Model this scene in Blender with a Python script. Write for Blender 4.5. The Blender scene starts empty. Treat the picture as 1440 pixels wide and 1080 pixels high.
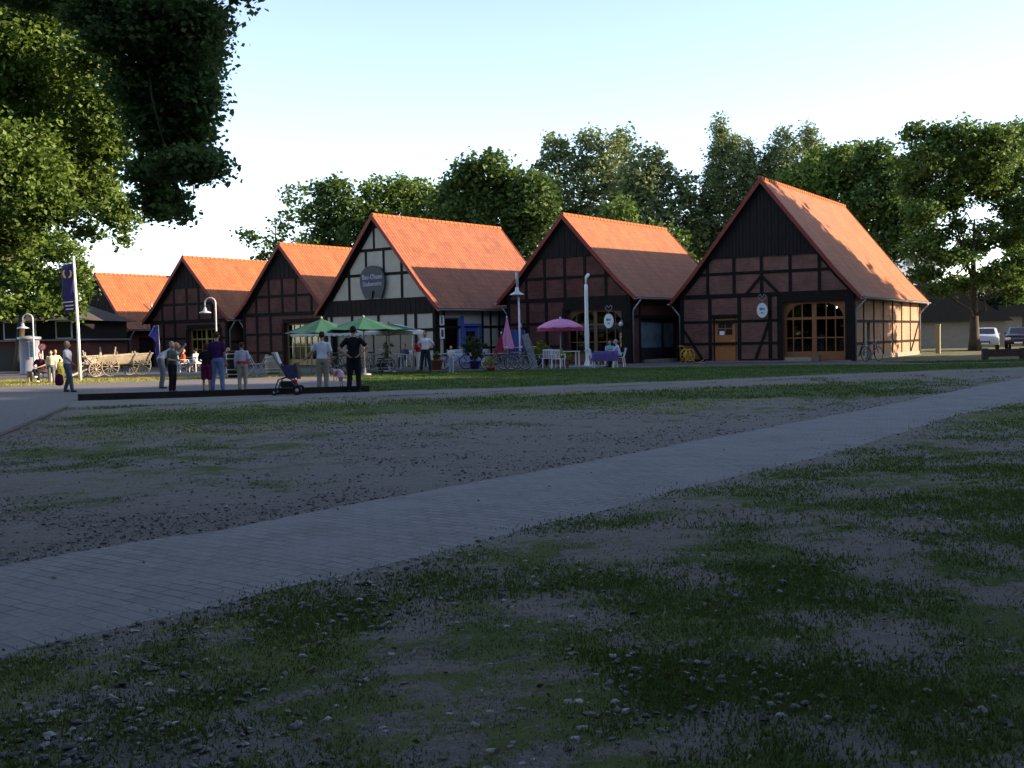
import bpy, bmesh, math, random
import numpy as np
from mathutils import Vector, Matrix, noise
R = math.radians
random.seed(7); rng = np.random.default_rng(7)
scene = bpy.context.scene
col = scene.collection

# ---------------------------------------------------------------- camera, light, exposure
CAMH = 1.4; PITCH = 0.04117694; ROLL = 0.01960316; FPX = 1577.34
cd = bpy.data.cameras.new('camera'); cam = bpy.data.objects.new('camera', cd); col.objects.link(cam)
cd.sensor_width = 36; cd.lens = FPX / 1440 * 36; cd.clip_start = .1; cd.clip_end = 3000
cam.matrix_world = Matrix.Translation((0, 0, CAMH)) @ Matrix.Rotation(math.pi/2 - PITCH, 4, 'X') @ Matrix.Rotation(-ROLL, 4, 'Z')
scene.camera = cam
SUN_AZ = (0.9995, -0.03)      # horizontal direction towards the sun
SUN_EL = R(18.5)
w = bpy.data.worlds.new('World'); scene.world = w; w.use_nodes = True
nt = w.node_tree; bg = nt.nodes['Background']
sky = nt.nodes.new('ShaderNodeTexSky'); sky.sky_type = 'NISHITA'; sky.sun_disc = False
sky.sun_elevation = SUN_EL; sky.sun_rotation = math.atan2(SUN_AZ[0], SUN_AZ[1])
sky.air_density = 0.75; sky.dust_density = 0.25; sky.ozone_density = 1.3
nt.links.new(sky.outputs[0], bg.inputs[0]); bg.inputs[1].default_value = 0.15
sl = bpy.data.lights.new('sun', 'SUN'); sl.energy = 4.3; sl.angle = R(.5); sl.color = (1, .88, .70)
so = bpy.data.objects.new('sun', sl); col.objects.link(so)
sv = Vector((SUN_AZ[0]*math.cos(SUN_EL), SUN_AZ[1]*math.cos(SUN_EL), math.sin(SUN_EL)))
so.rotation_euler = sv.to_track_quat('Z', 'Y').to_euler()
scene.view_settings.view_transform = 'Standard'; scene.view_settings.look = 'None'
scene.view_settings.use_white_balance = True; scene.view_settings.white_balance_temperature = 7600; scene.view_settings.white_balance_tint = 16
scene.view_settings.exposure = 1.6; scene.view_settings.gamma = 1.0
scene.cycles.max_bounces = 6; scene.cycles.transparent_max_bounces = 8

def ray(px, py):
    a, b = px-720, py-540; cr, sr = math.cos(ROLL), math.sin(ROLL)
    X = a*cr - b*sr; Y = a*sr + b*cr; x = X/FPX; u = -Y/FPX
    c, s = math.cos(PITCH), math.sin(PITCH)
    return Vector((x, c+u*s, -s+u*c))
def G(px, py):
    r = ray(px, py); t = -CAMH/r.z; return Vector((r.x*t, r.y*t, 0))
def at(px, py, y):
    r = ray(px, py); t = y/r.y; return Vector((r.x*t, y, r.z*t+CAMH))

# ---------------------------------------------------------------- helpers
def tag(o, label=None, cat=None, group=None, kind=None):
    if label: o['label'] = label
    if cat: o['category'] = cat
    if group: o['group'] = group
    if kind: o['kind'] = kind
    return o
def empty(name, loc, rz=0, label=None, cat=None, group=None):
    o = bpy.data.objects.new(name, None); col.objects.link(o); o.location = loc; o.rotation_euler = (0, 0, rz)
    o.empty_display_size = .3
    return tag(o, label, cat, group)
def copy_tree(o, parent=None):
    c = o.copy(); col.objects.link(c)
    if parent: c.parent = parent
    for ch in o.children: copy_tree(ch, c)
    return c
def link(name, me, mats, parent=None, smooth=False):
    if not isinstance(mats, (list, tuple)): mats = [mats]
    for m in mats: me.materials.append(m)
    if smooth: me.polygons.foreach_set('use_smooth', [True]*len(me.polygons))
    o = bpy.data.objects.new(name, me); col.objects.link(o)
    if parent: o.parent = parent
    return o
class MB:
    def __init__(s): s.v = []; s.f = []; s.uv = []; s.m = []; s.sm = []
    def face(s, pts, uv=None, m=0, sm=False):
        n = len(s.v); s.v += [tuple(p) for p in pts]; s.f.append(list(range(n, n+len(pts))))
        s.uv.append(uv or [(0, 0)]*len(pts)); s.m.append(m); s.sm.append(sm)
    def grid(s, rings, close=True, cap=True, m=0, sm=True):
        n0 = len(s.v); k = len(rings[0])
        for r in rings: s.v += [tuple(p) for p in r]
        for i in range(len(rings)-1):
            for j in range(k if close else k-1):
                a = n0+i*k+j; b = n0+i*k+(j+1) % k
                s.f.append([a, b, b+k, a+k]); s.uv.append([(j/k, i), ((j+1)/k, i), ((j+1)/k, i+1), (j/k, i+1)]); s.m.append(m); s.sm.append(sm)
        if cap and close:
            s.f.append([n0+j for j in range(k)][::-1]); s.uv.append([(0, 0)]*k); s.m.append(m); s.sm.append(False)
            s.f.append([n0+(len(rings)-1)*k+j for j in range(k)]); s.uv.append([(0, 0)]*k); s.m.append(m); s.sm.append(False)
    def box(s, x0, x1, y0, y1, z0, z1, m=0, M=None):
        P = [Vector((x, y, z)) for z in (z0, z1) for y in (y0, y1) for x in (x0, x1)]
        if M is not None: P = [M @ p for p in P]
        for q, ax in (((0, 1, 5, 4), 0), ((1, 3, 7, 5), 1), ((3, 2, 6, 7), 0), ((2, 0, 4, 6), 1), ((0, 2, 3, 1), 2), ((4, 5, 7, 6), 2)):
            pts = [P[i] for i in q]
            uv = [((p.x, p.z) if ax == 0 else (p.y, p.z) if ax == 1 else (p.x, p.y)) for p in pts]
            s.face(pts, uv, m)
    def beam(s, p0, p1, w, h, up=(0, 0, 1), m=0):
        p0, p1 = Vector(p0), Vector(p1); d = (p1-p0).normalized(); up = Vector(up)
        sd = d.cross(up)
        if sd.length < 1e-4: sd = d.cross(Vector((1, 0, 0)))
        sd.normalize(); u2 = sd.cross(d)
        A = [p0+sd*a*w/2+u2*b*h/2 for a, b in ((-1, -1), (1, -1), (1, 1), (-1, 1))]
        B = [p1+sd*a*w/2+u2*b*h/2 for a, b in ((-1, -1), (1, -1), (1, 1), (-1, 1))]
        L = (p1-p0).length
        for i in range(4):
            j = (i+1) % 4; s.face([A[i], A[j], B[j], B[i]], [(0, 0), (w, 0), (w, L), (0, L)], m)
        s.face(A[::-1], None, m); s.face(B, None, m)
    def tube(s, pts, r, k=8, m=0, sm=True):
        pts = [Vector(p) for p in pts]; n = len(pts)
        rs = r if isinstance(r, (list, tuple)) else [r]*n
        rings = []; ref = None
        for i in range(n):
            d = (pts[min(i+1, n-1)]-pts[max(i-1, 0)]).normalized()
            if ref is None: ref = d.orthogonal().normalized()
            ref = (ref-d*ref.dot(d)).normalized(); b = d.cross(ref)
            rings.append([pts[i]+ref*math.cos(2*math.pi*j/k)*rs[i]+b*math.sin(2*math.pi*j/k)*rs[i] for j in range(k)])
        s.grid(rings, m=m, sm=sm)
    def lathe(s, prof, c=(0, 0, 0), k=16, m=0, sm=True, sx=1, sy=1):
        s.grid([[(c[0]+r*sx*math.cos(2*math.pi*j/k), c[1]+r*sy*math.sin(2*math.pi*j/k), c[2]+z) for j in range(k)] for r, z in prof], m=m, sm=sm)
    def ball(s, c, rx, ry=None, rz=None, k=10, n=6, m=0, M=None):
        ry = rx if ry is None else ry; rz = rx if rz is None else rz
        rings = []
        for i in range(n+1):
            t = math.pi*i/n; sr = max(math.sin(t), .02)
            ring = [Vector((rx*sr*math.cos(2*math.pi*j/k), ry*sr*math.sin(2*math.pi*j/k), -rz*math.cos(t))) for j in range(k)]
            if M is not None: ring = [M @ p for p in ring]
            rings.append([p+Vector(c) for p in ring])
        s.grid(rings, m=m)
    def ring(s, c, R_, r, axis='y', k=24, kk=6, m=0):
        pts = []
        n0 = len(s.v); c = Vector(c)
        rings = []
        for i in range(k+1):
            t = 2*math.pi*i/k
            if axis == 'y': d = Vector((math.cos(t), 0, math.sin(t))); a = Vector((0, 1, 0))
            else: d = Vector((math.cos(t), math.sin(t), 0)); a = Vector((0, 0, 1))
            rings.append([c+d*(R_+r*math.cos(2*math.pi*j/kk))+a*r*math.sin(2*math.pi*j/kk) for j in range(kk)])
        s.grid(rings, cap=False, m=m)
    def prism(s, poly, y0, y1, m=0, ax='y'):
        # poly in (a,b); extruded along y
        n = len(poly)
        f = (lambda a, b, c: (a, c, b)) if ax == 'y' else ((lambda a, b, c: (c, a, b)) if ax == 'x' else (lambda a, b, c: (a, b, c)))
        A = [f(a, b, y0) for a, b in poly]; B = [f(a, b, y1) for a, b in poly]
        s.face(A, [(a, b) for a, b in poly], m); s.face(B[::-1], [(a, b) for a, b in poly][::-1], m)
        for i in range(n):
            j = (i+1) % n
            L = math.dist(poly[i], poly[j]); s.face([A[j], A[i], B[i], B[j]], [(L, 0), (0, 0), (0, y1-y0), (L, y1-y0)], m)
    def build(s, name, mats, parent=None):
        me = bpy.data.meshes.new(name); me.from_pydata(s.v, [], s.f)
        me.uv_layers.new(name='UVMap')
        me.uv_layers[0].data.foreach_set('uv', [c for u in s.uv for p in u for c in p])
        me.polygons.foreach_set('material_index', s.m); me.polygons.foreach_set('use_smooth', s.sm)
        return link(name, me, mats, parent)

# ---------------------------------------------------------------- materials
MATS = {}
def newmat(name):
    m = bpy.data.materials.new(name); m.use_nodes = True; nt = m.node_tree
    return m, nt, nt.nodes['Principled BSDF']
def N(nt, t, **kw):
    n = nt.nodes.new(t)
    for k, v in kw.items():
        if k in n.inputs: n.inputs[k].default_value = v
        else: setattr(n, k, v)
    return n
def sh(c, f): return (min(c[0]*f, 1), min(c[1]*f, 1), min(c[2]*f, 1), 1)
def pm(name, c, rough=.75, var=.18, scale=6, bump=.0, metal=0., coat=0, emit=None, uv=False, stretch=None):
    if name in MATS: return MATS[name]
    m, nt, b = newmat(name); L = nt.links
    tc = N(nt, 'ShaderNodeTexCoord'); mp = N(nt, 'ShaderNodeMapping')
    if stretch: mp.inputs['Scale'].default_value = stretch
    L.new(tc.outputs['UV' if uv else 'Object'], mp.inputs[0])
    n = N(nt, 'ShaderNodeTexNoise', Scale=scale, Detail=5.0, Roughness=.65); L.new(mp.outputs[0], n.inputs[0])
    r = N(nt, 'ShaderNodeMapRange'); r.inputs[1].default_value = .3; r.inputs[2].default_value = .7
    L.new(n.outputs[0], r.inputs[0])
    mx = N(nt, 'ShaderNodeMix', data_type='RGBA'); mx.inputs[6].default_value = sh(c, 1-var); mx.inputs[7].default_value = sh(c, 1+var)
    L.new(r.outputs[0], mx.inputs[0]); L.new(mx.outputs[2], b.inputs['Base Color'])
    b.inputs['Specular IOR Level'].default_value = .15 if rough > .7 else .5
    b.inputs['Roughness'].default_value = rough; b.inputs['Metallic'].default_value = metal; b.inputs['Coat Weight'].default_value = coat
    if bump:
        bp = N(nt, 'ShaderNodeBump', Strength=bump, Distance=.02); L.new(n.outputs[0], bp.inputs['Height']); L.new(bp.outputs[0], b.inputs['Normal'])
    if emit: b.inputs['Emission Color'].default_value = (*emit[:3], 1); b.inputs['Emission Strength'].default_value = emit[3]
    MATS[name] = m; return m
def brick_mat(name, c1, c2, mortar, bw=.25, rh=.083, ms=.012, bump=.4, uv=True, scale_noise=1.2):
    m, nt, b = newmat(name); L = nt.links
    tc = N(nt, 'ShaderNodeTexCoord')
    br = N(nt, 'ShaderNodeTexBrick', Scale=1.0); br.inputs['Brick Width'].default_value = bw; br.inputs['Row Height'].default_value = rh
    br.inputs['Mortar Size'].default_value = ms; br.inputs['Mortar Smooth'].default_value = .3
    br.inputs['Color1'].default_value = (*c1, 1); br.inputs['Color2'].default_value = (*c2, 1); br.inputs['Mortar'].default_value = (*mortar, 1)
    L.new(tc.outputs['UV' if uv else 'Object'], br.inputs[0])
    n = N(nt, 'ShaderNodeTexNoise', Scale=scale_noise, Detail=6.0, Roughness=.7); L.new(tc.outputs['Object'], n.inputs[0])
    r = N(nt, 'ShaderNodeMapRange'); r.inputs[1].default_value = .3; r.inputs[2].default_value = .7; r.inputs[3].default_value = .72; r.inputs[4].default_value = 1.25
    L.new(n.outputs[0], r.inputs[0])
    mx = N(nt, 'ShaderNodeVectorMath', operation='SCALE'); L.new(br.outputs[0], mx.inputs[0]); L.new(r.outputs[0], mx.inputs['Scale'])
    L.new(mx.outputs[0], b.inputs['Base Color']); b.inputs['Roughness'].default_value = .88; b.inputs['Specular IOR Level'].default_value = .15
    bp = N(nt, 'ShaderNodeBump', Strength=bump, Distance=.01, invert=True); L.new(br.outputs['Fac'], bp.inputs['Height']); L.new(bp.outputs[0], b.inputs['Normal'])
    return m
def roof_mat(name, c1, c2, dirty):
    m, nt, b = newmat(name); L = nt.links
    tc = N(nt, 'ShaderNodeTexCoord'); sp = N(nt, 'ShaderNodeSeparateXYZ'); L.new(tc.outputs['UV'], sp.inputs[0])
    br = N(nt, 'ShaderNodeTexBrick', Scale=1.0, offset=0.0); br.inputs['Brick Width'].default_value = .22; br.inputs['Row Height'].default_value = .33
    br.inputs['Mortar Size'].default_value = .012; br.inputs['Mortar Smooth'].default_value = .6
    br.inputs['Color1'].default_value = (*c1, 1); br.inputs['Color2'].default_value = (*c2, 1); br.inputs['Mortar'].default_value = (*[x*.45 for x in c1], 1)
    L.new(tc.outputs['UV'], br.inputs[0])
    n = N(nt, 'ShaderNodeTexNoise', Scale=.8, Detail=8.0, Roughness=.7); L.new(tc.outputs['Object'], n.inputs[0])
    r = N(nt, 'ShaderNodeMapRange'); r.inputs[1].default_value = .35; r.inputs[2].default_value = .75; r.inputs[3].default_value = 1.12; r.inputs[4].default_value = 1-dirty
    L.new(n.outputs[0], r.inputs[0])
    n2 = N(nt, 'ShaderNodeTexNoise', Scale=14.0, Detail=3.0); L.new(tc.outputs['Object'], n2.inputs[0])
    r2 = N(nt, 'ShaderNodeMapRange'); r2.inputs[3].default_value = .7; r2.inputs[4].default_value = 1.3; L.new(n2.outputs[0], r2.inputs[0])
    mp3 = N(nt, 'ShaderNodeMapping'); mp3.inputs['Scale'].default_value = (1.6, .22, 1); L.new(tc.outputs['UV'], mp3.inputs[0])
    n3 = N(nt, 'ShaderNodeTexNoise', Scale=1.0, Detail=6.0, Roughness=.65); L.new(mp3.outputs[0], n3.inputs[0])
    r3 = N(nt, 'ShaderNodeMapRange'); r3.inputs[1].default_value = .35; r3.inputs[2].default_value = .65; r3.inputs[3].default_value = .78; r3.inputs[4].default_value = 1.1; L.new(n3.outputs[0], r3.inputs[0])
    m0 = N(nt, 'ShaderNodeMath', operation='MULTIPLY'); L.new(r3.outputs[0], m0.inputs[0]); L.new(r2.outputs[0], m0.inputs[1])
    mm = N(nt, 'ShaderNodeMath', operation='MULTIPLY'); L.new(r.outputs[0], mm.inputs[0]); L.new(m0.outputs[0], mm.inputs[1])
    mx = N(nt, 'ShaderNodeVectorMath', operation='SCALE'); L.new(br.outputs[0], mx.inputs[0]); L.new(mm.outputs[0], mx.inputs['Scale'])
    L.new(mx.outputs[0], b.inputs['Base Color']); b.inputs['Roughness'].default_value = .7
    s1 = N(nt, 'ShaderNodeMath', operation='MULTIPLY'); s1.inputs[1].default_value = 2*math.pi/.22; L.new(sp.outputs[0], s1.inputs[0])
    s2 = N(nt, 'ShaderNodeMath', operation='SINE'); L.new(s1.outputs[0], s2.inputs[0])
    f1 = N(nt, 'ShaderNodeMath', operation='DIVIDE'); f1.inputs[1].default_value = .33; L.new(sp.outputs[1], f1.inputs[0])
    f2 = N(nt, 'ShaderNodeMath', operation='FRACT'); L.new(f1.outputs[0], f2.inputs[0])
    ad = N(nt, 'ShaderNodeMath', operation='ADD'); L.new(s2.outputs[0], ad.inputs[0]); L.new(f2.outputs[0], ad.inputs[1])
    bp = N(nt, 'ShaderNodeBump', Strength=.45, Distance=.025); L.new(ad.outputs[0], bp.inputs['Height']); L.new(bp.outputs[0], b.inputs['Normal'])
    return m
def leaf_mat(name, ca, cb, cc=None, tr=.35, rough=.6):
    m, nt, b = newmat(name); L = nt.links
    g = N(nt, 'ShaderNodeNewGeometry'); tc = N(nt, 'ShaderNodeTexCoord')
    n = N(nt, 'ShaderNodeTexNoise', Scale=.5, Detail=3.0); L.new(tc.outputs['Object'], n.inputs[0])
    a = N(nt, 'ShaderNodeMath', operation='MULTIPLY_ADD'); a.inputs[1].default_value = .35; L.new(g.outputs['Random Per Island'], a.inputs[0])
    k = N(nt, 'ShaderNodeMath', operation='MULTIPLY'); k.inputs[1].default_value = .5; L.new(n.outputs[0], k.inputs[0]); L.new(k.outputs[0], a.inputs[2])
    cr = N(nt, 'ShaderNodeValToRGB'); L.new(a.outputs[0], cr.inputs[0])
    e = cr.color_ramp.elements; e[0].position = .15; e[0].color = (*ca, 1); e[1].position = .75; e[1].color = (*cb, 1)
    if cc: x = e.new(.9); x.color = (*cc, 1)
    L.new(cr.outputs[0], b.inputs['Base Color']); b.inputs['Roughness'].default_value = rough; b.inputs['Specular IOR Level'].default_value = .3
    t = N(nt, 'ShaderNodeBsdfTranslucent'); L.new(cr.outputs[0], t.inputs[0])
    mx = N(nt, 'ShaderNodeMixShader'); mx.inputs[0].default_value = tr
    L.new(b.outputs[0], mx.inputs[1]); L.new(t.outputs[0], mx.inputs[2]); L.new(mx.outputs[0], nt.nodes['Material Output'].inputs[0])
    return m
def glass_mat(name, tint=(.35, .38, .38), gloss=.03):
    m, nt, b = newmat(name); L = nt.links; nt.nodes.remove(b)
    t = N(nt, 'ShaderNodeBsdfTransparent'); t.inputs[0].default_value = (*tint, 1)
    g = N(nt, 'ShaderNodeBsdfGlossy'); g.inputs['Roughness'].default_value = .03; g.inputs[0].default_value = (.9, .9, .9, 1)
    f = N(nt, 'ShaderNodeFresnel'); f.inputs[0].default_value = 1.5
    a = N(nt, 'ShaderNodeMath', operation='ADD'); a.inputs[1].default_value = gloss; L.new(f.outputs[0], a.inputs[0])
    mx = N(nt, 'ShaderNodeMixShader'); L.new(a.outputs[0], mx.inputs[0]); L.new(t.outputs[0], mx.inputs[1]); L.new(g.outputs[0], mx.inputs[2])
    a.operation = 'MULTIPLY_ADD'; a.inputs[1].default_value = .35; a.inputs[2].default_value = gloss
    L.new(mx.outputs[0], nt.nodes['Material Output'].inputs[0]); return m
M_timber = pm('dark_timber', (.014, .011, .010), .85, .35, 4, .3)
M_timber2 = pm('dark_boards', (.020, .016, .015), .85, .4, 3, .4, stretch=(6, 6, .6))
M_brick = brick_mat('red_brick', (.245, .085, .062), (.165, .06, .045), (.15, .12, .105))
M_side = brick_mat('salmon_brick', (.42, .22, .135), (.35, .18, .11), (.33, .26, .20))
M_brick2 = brick_mat('dark_red_brick', (.16, .052, .038), (.11, .038, .03), (.08, .06, .055))
M_plaster = pm('cream_plaster', (.42, .38, .31), .9, .08, 2.5, .15)
M_roofA = roof_mat('orange_pantiles', (.37, .113, .032), (.30, .084, .026), .3)
M_roofB = roof_mat('brownred_pantiles', (.34, .098, .034), (.25, .068, .026), .38)
M_ridge = pm('ridge_clay', (.34, .11, .045), .8, .3, 10, .2)
M_verge = pm('verge_paint', (.22, .026, .014), .7, .2)
M_zinc = pm('zinc', (.32, .34, .36), .45, .15, 8, 0, .6)
M_wood = pm('orange_wood', (.27, .085, .022), .6, .25, 5, .2, stretch=(5, 5, .7))
M_ochre = pm('ochre_wood', (.30, .20, .05), .5, .25, 5)
M_blue = pm('blue_paint', (.045, .10, .38), .45, .12)
M_white = pm('white_paint', (.78, .78, .76), .5, .05)
M_plast = pm('white_plastic', (.72, .73, .72), .35, .04)
M_grey = pm('grey_metal', (.30, .31, .32), .5, .12, 6, 0, .4)
M_lgrey = pm('light_grey_metal', (.5, .52, .54), .45, .1, 6, 0, .3)
M_black = pm('black', (.012, .012, .013), .5, .2)
M_rubber = pm('rubber', (.02, .02, .02), .8, .2)
M_stone = pm('base_stone', (.27, .23, .19), .9, .25, 5, .4)
M_oldwood = pm('weathered_wood', (.32, .27, .20), .85, .35, 5, .4, stretch=(1, 6, 6))
M_glass = glass_mat('window_glass')
M_dark = pm('interior_dark', (.02, .018, .016), .9)
# ---------------------------------------------------------------- foliage
def leaf_mesh(C, size, aspect=.6, updown=.5):
    n = len(C)
    a = rng.normal(size=(n, 3)); a[:, 2] *= updown; a /= np.linalg.norm(a, axis=1)[:, None]
    t = rng.normal(size=(n, 3)); b = np.cross(a, t); b /= np.linalg.norm(b, axis=1)[:, None]
    s = size*(.6+.8*rng.random(n))[:, None]
    nn = np.cross(a, b)
    V = np.empty((n, 4, 3)); V[:, 0] = C-a*s*.5; V[:, 1] = C+b*s*aspect*.5+nn*s*.08; V[:, 2] = C+a*s*.5; V[:, 3] = C-b*s*aspect*.5+nn*s*.08
    me = bpy.data.meshes.new('leaves'); me.vertices.add(n*4); me.vertices.foreach_set('co', V.reshape(-1))
    me.loops.add(n*4); me.loops.foreach_set('vertex_index', np.arange(n*4, dtype=np.int32))
    me.polygons.add(n); me.polygons.foreach_set('loop_start', np.arange(0, n*4, 4, dtype=np.int32))
    try: me.polygons.foreach_set('loop_total', np.full(n, 4, dtype=np.int32))
    except Exception: pass
    me.update(calc_edges=True); return me
leafboost = 2.3
def lobe_points(lobes, nclump, per, cr):
    out = []
    if leafboost: nclump = nclump*leafboost
    for (cx, cy, cz, rx, ry, rz) in lobes:
        vol = (rx*ry*rz)**(1/3)
        k = max(6, int(nclump*vol*vol))
        d = rng.normal(size=(k, 3)); d /= np.linalg.norm(d, axis=1)[:, None]
        rad = (.35+.65*rng.random(k)**.6)*(1+.16*rng.normal(size=k))
        c = d*rad[:, None]*np.array([rx, ry, rz])+np.array([cx, cy, cz])
        e = rng.normal(size=(k, per, 3))*.5
        e *= (cr*(.6+.9*rng.random((k, 1, 1))))*np.array([1.15, 1.15, .75])
        out.append((c[:, None, :]+e).reshape(-1, 3))
    return np.concatenate(out)
M_bark = pm('bark', (.075, .06, .048), .95, .35, 5, .8, stretch=(1, 1, .3))
M_birch = pm('birch_bark', (.4, .39, .36), .9, .4, 6, .3)
def tree(name, base, lobes, leafmat, leaf, nclump, per, cr, trunk_r, label, group=None, bark=None, trunk_top=None, cat='tree', limbs=True, aspect=.65, topf=.85, fork=.45, zmin=None, rmax=.3):
    base = Vector(base); root = empty(name, base, 0, label, cat, group)
    L = [(a[0]-base.x, a[1]-base.y, a[2]-base.z, *a[3:]) for a in lobes]
    P = lobe_points(L, nclump, per, cr)
    P = P[P[:, 2] > .15]
    me = leaf_mesh(P, leaf, aspect); link('crown', me, leafmat, root)
    mb = MB()
    cz = sum(l[2] for l in L)/len(L); mx = sum(l[0] for l in L)/len(L); my = sum(l[1] for l in L)/len(L)
    top = max(l[2]+l[5]*.4 for l in L)*topf
    pts = []; rs = []
    for i in range(9):
        t = i/8; k = t**1.5
        pts.append((mx*k+.25*math.sin(3*t+base.x)*t, my*k+.2*math.cos(4*t+base.y)*t-.2*t, top*t-.1)); rs.append(trunk_r*(1.35 if i == 0 else 1)*(1-.85*t))
    mb.tube(pts, rs, 10)
    def tp(z):
        t = max(0, min(1, (z+.1)/top)); f = t*8; i = min(7, int(f)); q = f-i
        return Vector(pts[i]).lerp(Vector(pts[i+1]), q), rs[i]*(1-q)+rs[i+1]*q
    nodes = []
    for l in sorted(L, key=lambda q: math.hypot(q[0]-mx*.5, q[1]-my*.5)+.4*max(0, q[2]-cz)):
        z0 = max(top*.14, min(l[2]*fork+.1*top, l[2]-.3*math.hypot(l[0], l[1])))
        z0 = min(z0, top*.8)
        if zmin: z0 = max(z0, zmin)
        a, r0 = tp(z0); b = Vector(l[:3]); rr = min(r0*.6, .03*(b-a).length+.02, rmax)
        for p, pr in nodes:
            if (p-b).length < .75*(a-b).length and p.z < b.z+.8*l[5]+.5: a, rr = p, min(rr, pr*.7)
        rr = max(rr, .012)
        j = .12*(b-a).length; m1 = a.lerp(b, .35)+Vector((random.gauss(0, j), random.gauss(0, j), random.gauss(-.3*j, j))); m2 = a.lerp(b, .7)+Vector((random.gauss(0, j), random.gauss(0, j), random.gauss(0, j)))
        mb.tube([a, m1, m2, b], [rr, rr*.8, rr*.6, rr*.4], 6); nodes.append((b, rr*.6)); nodes.append((m2, rr*.7))
        for _ in range(6):
            d = Vector((random.gauss(0, 1), random.gauss(0, 1), random.gauss(0, .8))).normalized()
            e = b+Vector((d.x*l[3], d.y*l[4], d.z*l[5]))*.85; s = m1.lerp(b, random.uniform(.3, 1))
            k2 = s.lerp(e, .5)+Vector((random.gauss(0, .1), random.gauss(0, .1), .08))*min(1, l[3])
            mb.tube([s, k2, e], [rr*.45, rr*.3, rr*.1], 5)
    mb.build('trunk', bark or M_bark, root)
    return root
def pxl(depth, specs, dr=1.0):
    out = []
    k = depth/FPX
    for s in specs:
        px, py, rx, ry = s[:4]; dd = depth+(s[4] if len(s) > 4 else random.uniform(-1.2, 1.2)*dr)
        p = at(px, py, dd); out.append((p.x, p.y, p.z, rx*k, max(rx, ry)*k*.9, ry*k))
    return out
ML_oak = leaf_mat('oak_leaves', (0.03024, 0.06669, 0.01701), (0.1135, 0.1924, 0.04253), (0.1814, 0.2437, 0.06379))
ML_dark = leaf_mat('dark_leaves', (0.02038, 0.04199, 0.01365), (0.06552, 0.1173, 0.03003))
ML_lime = leaf_mat('bright_leaves', (0.06048, 0.114, 0.02016), (0.1613, 0.2451, 0.04284), (0.2419, 0.2736, 0.063))
ML_birch = leaf_mat('birch_leaves', (0.08316, 0.1283, 0.04961), (0.1966, 0.2437, 0.09923))
ML_autumn = leaf_mat('turning_leaves', (0.04234, 0.08721, 0.01843), (0.1361, 0.2244, 0.04253), (0.3629, 0.218, 0.0567))
ML_near = leaf_mat('overhanging_leaves', (0.051, 0.0935, 0.0306), (0.17, 0.2805, 0.0765), None, .5)
# --- trees behind the barns
GB = 'trees behind the row of barns'
tree('oak_tree', (-17.6, 84, 0), pxl(84, [(355, 330, 20, 13), (378, 345, 22, 14), (400, 318, 20, 15), (415, 272, 18, 16), (408, 298, 14, 10), (375, 370, 22, 14), (425, 340, 20, 14), (360, 390, 30, 16), (410, 380, 30, 20)]), ML_oak, .32, 12, 9, .40, .2, 'thin lacy tree standing alone at the left end of the tree belt, sky showing through', GB)
tree('oak_tree', (-20.5, 90, 0), pxl(88, [(455, 275, 22, 22), (478, 268, 16, 20), (448, 300, 26, 20), (490, 300, 30, 25), (465, 330, 30, 26), (505, 345, 34, 34), (515, 305, 22, 26), (440, 350, 20, 18), (470, 380, 40, 30)]), ML_oak, .34, 26, 9, .45, .35, 'tree with twin pointed tops above the ridge of the third barn', GB)
tree('oak_tree', (-11, 92, 0), pxl(90, [(535, 272, 30, 22), (565, 262, 18, 14), (590, 275, 32, 24), (555, 300, 45, 28), (610, 305, 30, 34), (628, 285, 24, 26), (520, 310, 28, 28), (620, 340, 40, 40), (570, 340, 60, 40), (540, 400, 60, 40)]), ML_lime, .32, 26, 9, .45, .35, 'yellow-green round-topped tree directly behind the cream plastered gable', GB)
tree('oak_tree', (-3, 86, 0), pxl(85, [(660, 238, 24, 22), (692, 232, 24, 20), (640, 275, 30, 26), (680, 270, 42, 30), (715, 262, 26, 22), (650, 310, 40, 34), (700, 310, 50, 40), (740, 300, 30, 40), (742, 262, 26, 26), (755, 285, 30, 40), (730, 350, 50, 40), (690, 380, 60, 50)]), ML_oak, .36, 28, 9, .5, .4, 'dark green tree above the right part of the cream gabled barn roof', GB)
tree('poplar_tree', (5, 104, 0), pxl(104, [(782, 205, 20, 20), (800, 232, 30, 26), (830, 200, 20, 20), (855, 215, 22, 28), (878, 205, 13, 28), (770, 240, 20, 22), (840, 250, 40, 30), (880, 250, 22, 26), (800, 280, 40, 30), (860, 290, 46, 36), (820, 330, 60, 36), (760, 290, 30, 40)]), ML_birch, .36, 19, 8, .45, .4, 'tall grey-green tree with spiky top and sky gaps, behind the barn with the pink parasol', GB, M_bark)
tree('poplar_tree', (10.5, 100, 0), pxl(98, [(918, 228, 18, 24), (935, 255, 24, 26), (905, 265, 20, 26), (965, 265, 12, 26), (955, 300, 28, 32), (920, 310, 34, 36), (975, 330, 18, 32), (895, 250, 26, 40), (900, 300, 30, 40), (935, 350, 40, 36), (965, 385, 24, 30)]), ML_birch, .36, 20, 8, .45, .35, 'lower grey-green tree filling the gap left of the largest barn roof', GB)
tree('oak_tree', (8, 84, 0), pxl(82, [(905, 345, 36, 26), (940, 350, 26, 30), (870, 300, 30, 22), (965, 380, 22, 26), (950, 410, 24, 24)]), ML_autumn, .34, 24, 9, .42, .3, 'low bushy tree just above the right roof end of the barn with the pink parasol', GB)
def droop(specs):
    return specs
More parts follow.
